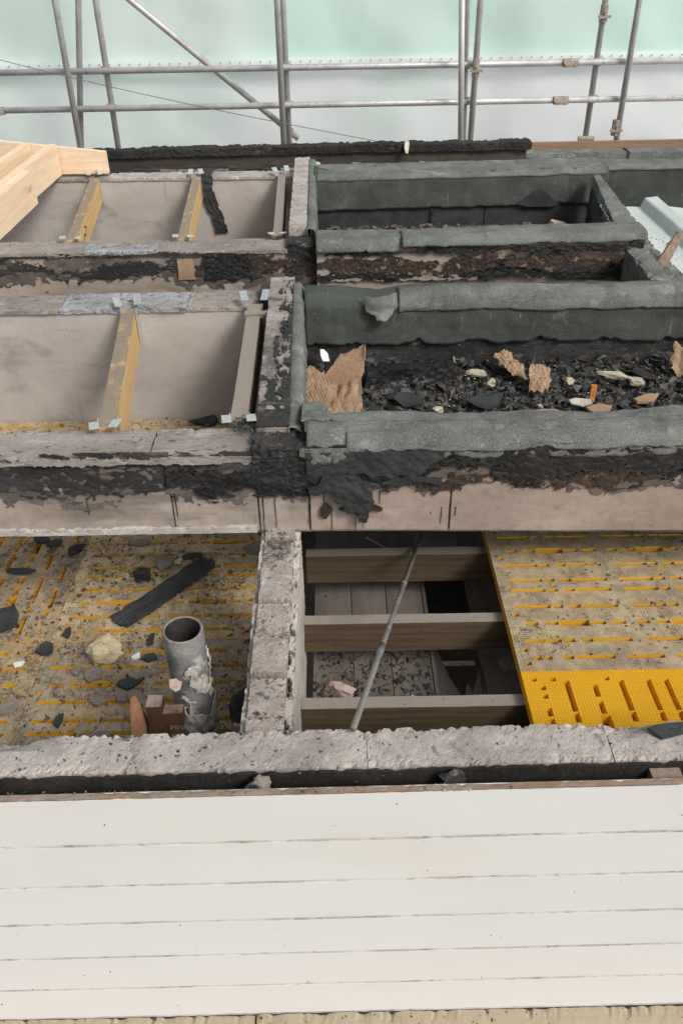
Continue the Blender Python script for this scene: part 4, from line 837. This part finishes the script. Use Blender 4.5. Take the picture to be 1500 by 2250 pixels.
tag(mesh('beam_rubble', scatter(520, 93, lambda r: (r.uniform(-.9, 1.3), r.uniform(6.15, 6.42), .442+.04*r.random()), .008, .045, .6), 'dustbits'), 'grey rubble lying in front of the charred beam', 'rubble', kind='stuff')
for i, (x, y, z, lx, ly, mm, lab) in enumerate(((.535, 6.455, .585, .05, .10, 'cream', 'pale leaf-like flake hanging on the charred beam'), (.17, 6.38, .515, .10, .05, 'plasterbit', 'grey stone on the charred beam near the partition'), (.65, 6.40, .515, .06, .05, 'plasterpink', 'pinkish bit on the charred beam right of the pale flake'), (-.12, 6.40, .515, .09, .05, 'cream', 'pale chip on the beam above the far partition wall'), (1.0, 6.40, .515, .06, .04, 'plasterpink', 'pinkish bit near the right end of the charred beam'))):
    tag(mesh('rubble_bit', flake(270+i, lx, ly, (x, y, z), .4*i, .02, .01, tilt=(1.1 if i == 0 else .2, .1)), mm), lab, 'rubble')

# ------------------------------------------------------------------ joists in hangers at left
def joist(name, label, A, B, w_, h_, top, mat, hang=(True, True), group='joists on the cross walls'):
    A, B = Vector((*A, 0)), Vector((*B, 0)); L = (B-A).length; ang = math.atan2((B-A).y, (B-A).x)-math.pi/2
    o = thing(name, label, 'joist', (0, 0, 0), group)
    mesh('timber', rbox((-w_/2, w_/2, 0, L, -h_, 0), (4, int(L/.02), 6), .0018, 7, A.x), mat, o)
    for end, on in ((0, hang[0]), (L, hang[1])):
        if not on: continue
        d = 1 if end == 0 else -1; y0 = end+d*.004; y1 = end+d*.055
        ya, yb = min(y0, y1), max(y0, y1); r_ = random.Random(int((A.x+end)*1000))
        pl = [box(-w_/2-.005, -w_/2-.0025, ya, yb, -h_*.95, .004), box(w_/2+.0025, w_/2+.005, ya, yb, -h_*.95, .004), box(-w_/2-.005, w_/2+.005, ya, yb, -h_*.95-.003, -h_*.95)]
        for s in (-1, 1):
            k = r_.uniform(.01, .03); tw = r_.uniform(-.25, .25); b = box(-.016, .016, 0, -d*.075, 0, .0025)
            rm = Matrix.Rotation(tw, 3, 'Z') @ Matrix.Rotation(-d*r_.uniform(.08, .3), 3, 'X')
            pl.append(([rm @ Vector(v)+Vector((s*(w_/2+.012), end+d*.006, .010+k*.4)) for v in b[0]], b[1]))
        mesh('hanger', join(*pl), 'galv', o)
    o.location = (A.x, A.y, top); o.rotation_euler.z = ang
    return o
joist('roof_joist', 'pale clean-sided joist between the nearest and the plain cross wall', (-.772, 2.475), (-.905, 3.535), .058, .15, .578, 'joist')
joist('roof_joist', 'dirty grey joist beside the partition wall, nearest bay', (-.328, 2.475), (-.350, 3.535), .058, .15, .590, 'joist_dirty')
ja = joist('roof_joist', 'pale joist with scribbled marks, leftmost in the far bay', (-1.415, 4.55), (-1.598, 5.915), .055, .15, .575, 'joist')
zz = [(.35, -.03), (.43, -.055), (.36, -.085), (.30, -.06), (.24, -.09), (.17, -.06), (.12, -.10)]
V_, F_ = [], []
for (a, b), (c_, d) in zip(zz, zz[1:]):
    k = len(V_); V_ += [(.0285+.0012, a, b-.004), (.0285+.0012, a, b+.004), (.0285+.0012, c_, d+.004), (.0285+.0012, c_, d-.004)]; F_.append((k, k+1, k+2, k+3))
mm_ = mesh('scribbled_mark', (V_, F_), 'mark', ja)
ORG[mm_.name] = Vector()
joist('roof_joist', 'pale joist beside the hanging black strip in the far bay', (-.815, 4.55), (-.915, 5.915), .052, .15, .575, 'joist')
joist('roof_joist', 'dirty blackened joist beside the partition wall, far bay', (-.302, 4.55), (-.340, 5.915), .05, .15, .580, 'joist_dirty')
tag(mesh('wedge_block', rbox((-.385, -.288, 3.395, 3.435, .5805, .600), (6, 4, 3), .003, 16, 4), 'joist_dirty'), 'small wood block lying across the dirty near joist', 'block')
tag(mesh('thin_conduit', join(tube((-2.52, 5.915, .545), (-2.50, 5.915, .0), .008, 8)), 'rod'), 'thin pale conduit down the far wall at the left edge', 'conduit')

# ------------------------------------------------------------------ new timbers, upper left
def timber(name, label, a, b, w_, h_, mat, seed):
    (xa, ya, za), (xb, yb, zb) = a, b
    def fn(q):
        k = (q.y-ya)/(yb-ya); return Vector((q.x+(xb-xa)*k, q.y, q.z+(zb-za)*k))
    return tag(mesh(name, rbox((xa-w_, xa, ya, yb, za-h_, za), (4, 40, 8), .0012, 5, seed, fn=fn), mat), label, 'timber', 'new timbers stacked at upper left')
timber('new_timber', 'long new pine timber on edge ending at the pine cross board', (-1.862, 4.35, .775), (-1.828, 5.96, .782), .052, .195, 'pine', 1)
timber('new_timber', 'new pine timber bolted in front, cut short toward the left edge', (-1.805, 3.9, .762), (-1.803, 5.30, .764), .045, .19, 'pine', 2)
timber('new_timber', 'new pine timber behind the others, highest at the far left', (-2.055, 4.35, .772), (-2.00, 5.97, .790), .052, .20, 'pine', 3)
tag(mesh('cross_board', rbox((-2.35, -1.52, 5.985, 6.03, .585, .775), (40, 3, 8), .0012, 5, 4, fn=lambda q: Vector((q.x, q.y, q.z-.11*(q.x+2.0)*max(0, (q.z-.585)/.19)))), 'pine_x'), 'new pine cross board standing on the farthest cross wall', 'timber', 'new timbers stacked at upper left')

# ------------------------------------------------------------------ loose pieces on the left panels (z of the panel top is -0.30)
K = 1.147; ZF = -.30
t = thing('felt_strip_offcut', 'long black felt strip lying slantwise on the yellow panel', 'felt', (-.71*K, 2.3*K, ZF))
a, b = Vector((-.765*K, 2.125*K, 0)), Vector((-.475*K, 2.475*K, 0)); dr = (b-a).normalized(); nr = Vector((-dr.y, dr.x, 0))
def sf(u, v):
    p = a+(b-a)*u+nr*(v-.5)*.105
    return (p.x, p.y, ZF+.012+.012*abs(N((u*4, v*2, 1), 1))+.004*N((u*14, v*9, 3), 1)+.018*(u-.5)**2)
mesh('strip', surf(60, 14, sf, keep=lambda u, v: .03+.05*N((u*6, 0, 1), 1) < v < .96+.07*N((u*8, 0, 5), 1) and .02+.06*N((v*4, 0, 3), 1) < u < .97+.05*N((v*5, 1, 8), 1)), 'slate', t, solid=.007)
loose = [  # kind, seed, x, y (as seen on a plane at z=0), size, turn, material, name, label
 ('h', 301, -.765, 1.975, (.13, .115, .10), .4, 'foam', 'foam_chunk', 'large pale yellow foam chunk on the grey dusted panel', 'foam'),
 ('f', 302, -.80, 2.01, (.06, .10), .9, 'slate', 'slate_flake', 'dark flake poking out from under the foam chunk', 'flake'),
 ('h', 303, -.719, 2.372, (.085, .075, .055), .3, 'char', 'dark_lump', 'dark charred lump above the long black strip', 'lump'),
 ('h', 304, -.655, 2.450, (.085, .08, .045), .9, 'plasterbit', 'plaster_piece', 'grey-brown plaster piece between charred lump and strip end', 'plaster'),
 ('f', 305, -.560, 2.505, (.12, .035), .25, 'slate', 'slate_flake', 'narrow grey flake behind the upper end of the strip', 'flake'),
 ('f', 306, -.769, 2.59, (.11, .06), .1, 'plasterbit', 'plaster_piece', 'brown layered piece at the back of the striped panel', 'plaster'),
 ('f', 307, -.976, 2.02, (.085, .085), .6, 'slate', 'slate_flake', 'pointed dark flake on the joint of four panels', 'flake'),
 ('f', 308, -.921, 2.09, (.03, .07), .2, 'slate', 'slate_flake', 'small dark sliver near the panel joint', 'flake'),
 ('f', 309, -.632, 2.05, (.03, .075), .1, 'slate', 'slate_flake', 'thin dark sliver left of the pipe rim', 'flake'),
 ('f', 310, -.620, 1.97, (.06, .045), .5, 'slate', 'slate_flake', 'dark flake below the thin sliver by the pipe', 'flake'),
 ('f', 311, -.667, 1.975, (.05, .025), .7, 'whitepaper', 'foil_scrap', 'shiny white foil scrap beside the foam chunk', 'foil'),
 ('f', 312, -.665, 1.86, (.12, .07), .3, 'slate', 'slate_flake', 'black flake on the grey panel below the foam chunk', 'flake'),
 ('f', 313, -.797, 1.893, (.085, .075), .7, 'plasterbit', 'plaster_piece', 'flat plaster piece just below the foam chunk', 'plaster'),
 ('f', 314, -.845, 1.91, (.05, .06), .2, 'plasterbit', 'plaster_piece', 'small plaster piece left of the flat one below the foam', 'plaster'),
 ('f', 315, -.648, 1.88, (.075, .05), -.2, 'plasterbit', 'plaster_piece', 'plaster piece resting on the black flake', 'plaster'),
 ('f', 316, -.680, 1.80, (.045, .06), .4, 'plasterbit', 'plaster_piece', 'plaster piece below the black flake', 'plaster'),
 ('f', 317, -.749, 1.783, (.06, .05), .9, 'plasterbit', 'plaster_piece', 'plaster piece on the slot nearest the timber post', 'plaster'),
 ('f', 318, -1.145, 2.17, (.14, .16), .4, 'slate', 'slate_flake', 'big dark slate at the left picture edge', 'slate'),
 ('f', 319, -1.19, 2.43, (.15, .045), .05, 'slate', 'slate_flake', 'long dark flake at the left edge, farther back', 'flake'),
 ('f', 320, -1.10, 2.60, (.08, .07), .5, 'slate', 'slate_flake', 'dark flake at the far left under the cross wall', 'flake'),
 ('f', 321, -1.15, 2.62, (.10, .05), .1, 'slate', 'slate_flake', 'dark flake left of the one under the cross wall', 'flake'),
 ('f', 322, -1.022, 2.482, (.075, .055), .1, 'plasterbit', 'plaster_piece', 'rounded plaster piece on the panel with turned slots', 'plaster'),
 ('f', 323, -1.005, 2.56, (.09, .06), .7, 'char', 'char_flake', 'charred flake behind the rounded plaster piece', 'flake'),
 ('f', 324, -1.045, 1.949, (.05, .025), .4, 'whitepaper', 'foil_scrap', 'small foil scrap on the lower left panel', 'foil'),
 ('f', 325, -1.022, 1.761, (.11, .06), .1, 'plasterbit', 'plaster_piece', 'plaster piece at the left edge above the block wall', 'plaster'),
 ('f', 326, -.85, 1.713, (.035, .075), -.1, 'slate', 'felt_tab', 'short dark strap laid across a slot at lower left', 'strap'),
 ('f', 327, -.724, 1.640, (.12, .06), .1, 'plasterbit', 'plaster_piece', 'plaster piece showing just above the block wall at left', 'plaster'),
 ('f', 328, -.327, 2.54, (.07, .08), .3, 'plasterbit', 'plaster_piece', 'plaster piece against the partition wall at the back', 'plaster'),
 ('h', 329, -.90, 1.87, (.05, .045, .02), .3, 'plasterbit', 'plaster_piece', 'small crumbly piece left of the plaster below the foam', 'plaster'),
 ('f', 330, -.60, 2.475, (.05, .03), .9, 'cream', 'pale_chip', 'pale splintered chip at the upper end of the strip', 'chip'),
]
for kind, sd_, x, y, s, rz, mm, nm, lab, cat in loose:
    p = (x*K, y*K, ZF+.003)
    if sd_ == 315: p = (x*K, y*K, ZF+.014)
    vf = hull(sd_, s, p, rz, n=18, sub=3, rough=.16) if kind == 'h' else flake(sd_, s[0]*.95, s[1]*.95, p, rz, .011, .008, tilt=(random.Random(sd_).uniform(-.08, .08), random.Random(sd_+1).uniform(-.1, .1)))
    tag(mesh(nm, vf, mm), lab, cat, 'loose pieces on the left panels')
def fl(r):
    x, y = r.uniform(-1.95, -.28), r.uniform(1.55, 3.15)
    return (x, y, ZF+.001) if N((x*3, y*3, 2), 1)+r.uniform(-.5, .5) > -.1 else None
tag(mesh('panel_grit', scatter(4200, 94, fl, .005, .026), 'dustbits'), 'grey-brown grit strewn over the left yellow panels', 'grit', kind='stuff')
tag(mesh('panel_soot', scatter(1900, 95, fl, .005, .022), 'blackbits'), 'black soot crumbs strewn over the left yellow panels', 'grit', kind='stuff')
def fr(r):
    x, y = r.uniform(.58, 1.4), r.uniform(1.89, 2.7)
    return (x, y, .001) if N((x*4, y*4, 5), 1)+r.uniform(-.4, .4) > .05 else None
tag(mesh('panel_grit', scatter(1100, 96, fr, .004, .016), 'dustbits'), 'fine grit and crumbs on the tan dusted right panel', 'grit', kind='stuff')
tag(mesh('panel_grit', scatter(240, 98, lambda r: (r.uniform(-1.6, -.4), r.uniform(3.36, 3.54), .021), .004, .02), 'dustbits'), 'grit on the yellow panels below the plain wall', 'grit', kind='stuff')
tag(mesh('slate_flake', flake(340, .17, .07, (-.615, 3.49, .022), .25, .014, .02, tilt=(.15, 0)), 'slate'), 'dark flake on the panel below the plain wall', 'flake', 'loose pieces on the left panels')
tag(mesh('wall_top_grit', scatter(200, 97, lambda r: (r.uniform(-.85, .85), r.uniform(1.25, 1.355), .349), .003, .013), 'blackbits'), 'dark grit on top of the pale block wall', 'grit', kind='stuff')
tag(mesh('slate_flake', flake(341, .14, .05, (.80, 1.335, .353), .15, .008, .01), 'slate'), 'blue-grey slate flake on the right end of the block wall', 'flake')
tag(mesh('plate_grit', scatter(420, 99, lambda r: r.choice(((r.uniform(-1.3, -.3), r.uniform(2.28, 2.44), .60), (r.uniform(-1.7, -.3), r.uniform(3.56, 3.72), .595), (r.uniform(-2, -.3), r.uniform(4.36, 4.5), .588))), .003, .012), 'dustbits'), 'grit lying along the tops of the left cross walls', 'grit', kind='stuff')

# ------------------------------------------------------------------ scaffold, cable, sheeting
def pole(label, a, b, r=.0242, group='scaffold tubes'):
    lo = Vector(a) if a[2] < b[2] else Vector(b)
    o = thing('scaffold_tube', label, 'scaffold tube', lo, group)
    mesh('tube', tube(a, b, r, 14), 'tube', o, smooth=False)
    for p in o.children[0].data.polygons:
        if len(p.vertices) == 4: p.use_smooth = True
    return o
def coupler(o, p, axis, s=1.):
    p = Vector(p); ax = Vector(axis)
    side = Vector((0, -1, 0))
    k = mesh('coupler', tube(p-ax*.028*s, p+ax*.028*s, .033*s, 10), 'coupler', o)
    parts = [tube(p+Vector((.036, -.012, .0)), p+Vector((.036, -.055, 0)), .008, 6), tube(p+ax*.016+Vector((.03, 0, 0)), p+ax*.016+Vector((.052, -.03, 0)), .011, 6)]
    for b_ in parts: mesh('bolt', b_, 'coupler', k)
def sleeve(o, p, axis):
    p = Vector(p); ax = Vector(axis)
    k = mesh('sleeve_coupler', join(tube(p-ax*.06, p+ax*.06, .031, 10), box(p.x-.05, p.x+.05, p.y-.042, p.y-.028, p.z-.028, p.z-.006)), 'coupler', o)
    for e in (-.03, .03): mesh('bolt', tube(p+ax*e+Vector((0, -.02, -.02)), p+ax*e+Vector((0, -.055, -.02)), .009, 6), 'coupler', k)
ru = pole('upper horizontal scaffold tube running the full width', (-3.7, 7.5, 1.0107), (3.7, 7.5, 1.0383))
rl = pole('lower horizontal scaffold tube running the full width', (-3.7, 7.5, .7363), (3.7, 7.5, .7675))
pole('leftmost upright scaffold tube, in front of the rails', (-2.075, 7.40, .2), (-2.062, 7.40, 3.4))
pole('leaning scaffold tube crossing the leftmost upright', (-2.16, 7.58, .2), (-1.62, 7.60, 3.4))
o = pole('upright scaffold tube coupled to both rails at left', (-1.80, 7.555, .2), (-1.80, 7.555, 3.4)); coupler(o, (-1.80, 7.53, 1.018), (0, 0, 1)); coupler(o, (-1.80, 7.53, .745), (0, 0, 1))
d0 = Vector((-.286, 7.66, .465)); dd = Vector((-1.273, 0, 1.024)).normalized()
o = pole('slanting scaffold brace from upper left to the middle uprights', tuple(d0), tuple(d0+dd*3.4)); coupler(o, tuple(d0+dd*.11), tuple(dd))
pole('front one of the two close uprights at the middle', (-.395, 7.36, .2), (-.395, 7.36, 3.4))
o = pole('rear one of the two close uprights at the middle', (-.358, 7.555, .2), (-.366, 7.555, 3.4)); coupler(o, (-.358, 7.53, 1.022), (0, 0, 1)); coupler(o, (-.358, 7.53, .75), (0, 0, 1))
pole('front upright of the group of three right of the middle', (1.075, 7.36, .2), (.98, 7.36, 1.75))
o = pole('rear upright of the group of three, hidden by the front one', (1.118, 7.555, .2), (1.02, 7.555, 2.4)); coupler(o, (1.09, 7.53, 1.025), (0, 0, 1)); coupler(o, (1.10, 7.53, .76), (0, 0, 1))
o = pole('right upright of the group of three with a long sleeve', (1.148, 7.44, .2), (1.148, 7.44, 3.4)); sleeve(o, (1.148, 7.43, 1.012), (0, 0, 1))
o = pole('upright scaffold tube ending on a small foot at right', (2.135, 7.555, .455), (2.135, 7.555, 3.4)); coupler(o, (2.135, 7.53, 1.032), (0, 0, 1)); coupler(o, (2.135, 7.53, .761), (0, 0, 1)); sleeve(o, (2.135, 7.545, 1.36), (0, 0, 1))
mesh('foot', join(tube((2.07, 7.53, .457), (2.20, 7.53, .457), .022, 10)), 'coupler', o)
o = pole('rightmost upright scaffold tube in front of the rails', (2.36, 7.43, .1), (2.36, 7.43, 3.4)); sleeve(o, (2.335, 7.425, .56), (0, 0, 1))
sleeve(ru, (1.91, 7.488, 1.0317), (1, 0, 0)); sleeve(rl, (1.87, 7.488, .7598), (1, 0, 0)); sleeve(rl, (-2.72, 7.488, .7404), (1, 0, 0))
tag(mesh('toe_board', rbox((-3.7, 3.7, 7.365, 7.402, .36, .468), (60, 2, 4), .0015, 4, 300, fn=lambda q: Vector((q.x, q.y, q.z+.006*q.x-.014))), 'toe'), 'brown scaffold toe board behind the roof edge', 'board')
V_, F_ = [], []
pts = []
for i in range(41):
    k = i/40; p = Vector((-3.7, 7.2, 1.455)).lerp(Vector((.31, 6.60, .648)), k); p.z -= .05*math.sin(math.pi*k); pts.append(p)
tag(mesh('steel_cable', join(*[tube(a, b, .0032, 6, cap=False) for a, b in zip(pts, pts[1:])]), 'rope'), 'thin grey cable slanting down to the charred beam', 'cable')
def sh(z0, z1, y, s): return lambda u, v: (-6+12*u, y+.03*N((u*9, v*3, s), 1)+.016*N((u*38, v*4, s), 1)+.016*N((u*22+v*9, v*11, s+4), 1), z0+(z1-z0)*v)
t = thing('scaffold_sheeting', 'pale translucent sheeting hung behind the scaffold', 'sheeting', (0, 8.2, -2.9))
mesh('lower_sheet', surf(220, 60, sh(-2.9, 1.02, 8.28, 1)), 'sheet_low', t, smooth=True)
mesh('upper_sheet', surf(220, 60, sh(.97, 5.2, 8.21, 2)), 'sheet_up', t, smooth=True)
bz = lambda u: .95+.006*N((u*12, 0, 1), 1)+.0035*(-6+12*u)
mesh('hem_band', surf(200, 2, lambda u, v: (-6+12*u, 8.165+.004*N((u*30, v, 1), 1), bz(u)+(.068+.006*N((u*18, 1, 2), 1))*v)), 'band', t, smooth=True)
ey = []
for i in range(-46, 47):
    x = i*.0868; z = .95+.0035*x+.040
    ey.append(tube((x, 8.150, z), (x, 8.157, z), .0065, 8))
mesh('eyelets', join(*ey), 'eyelet', t)
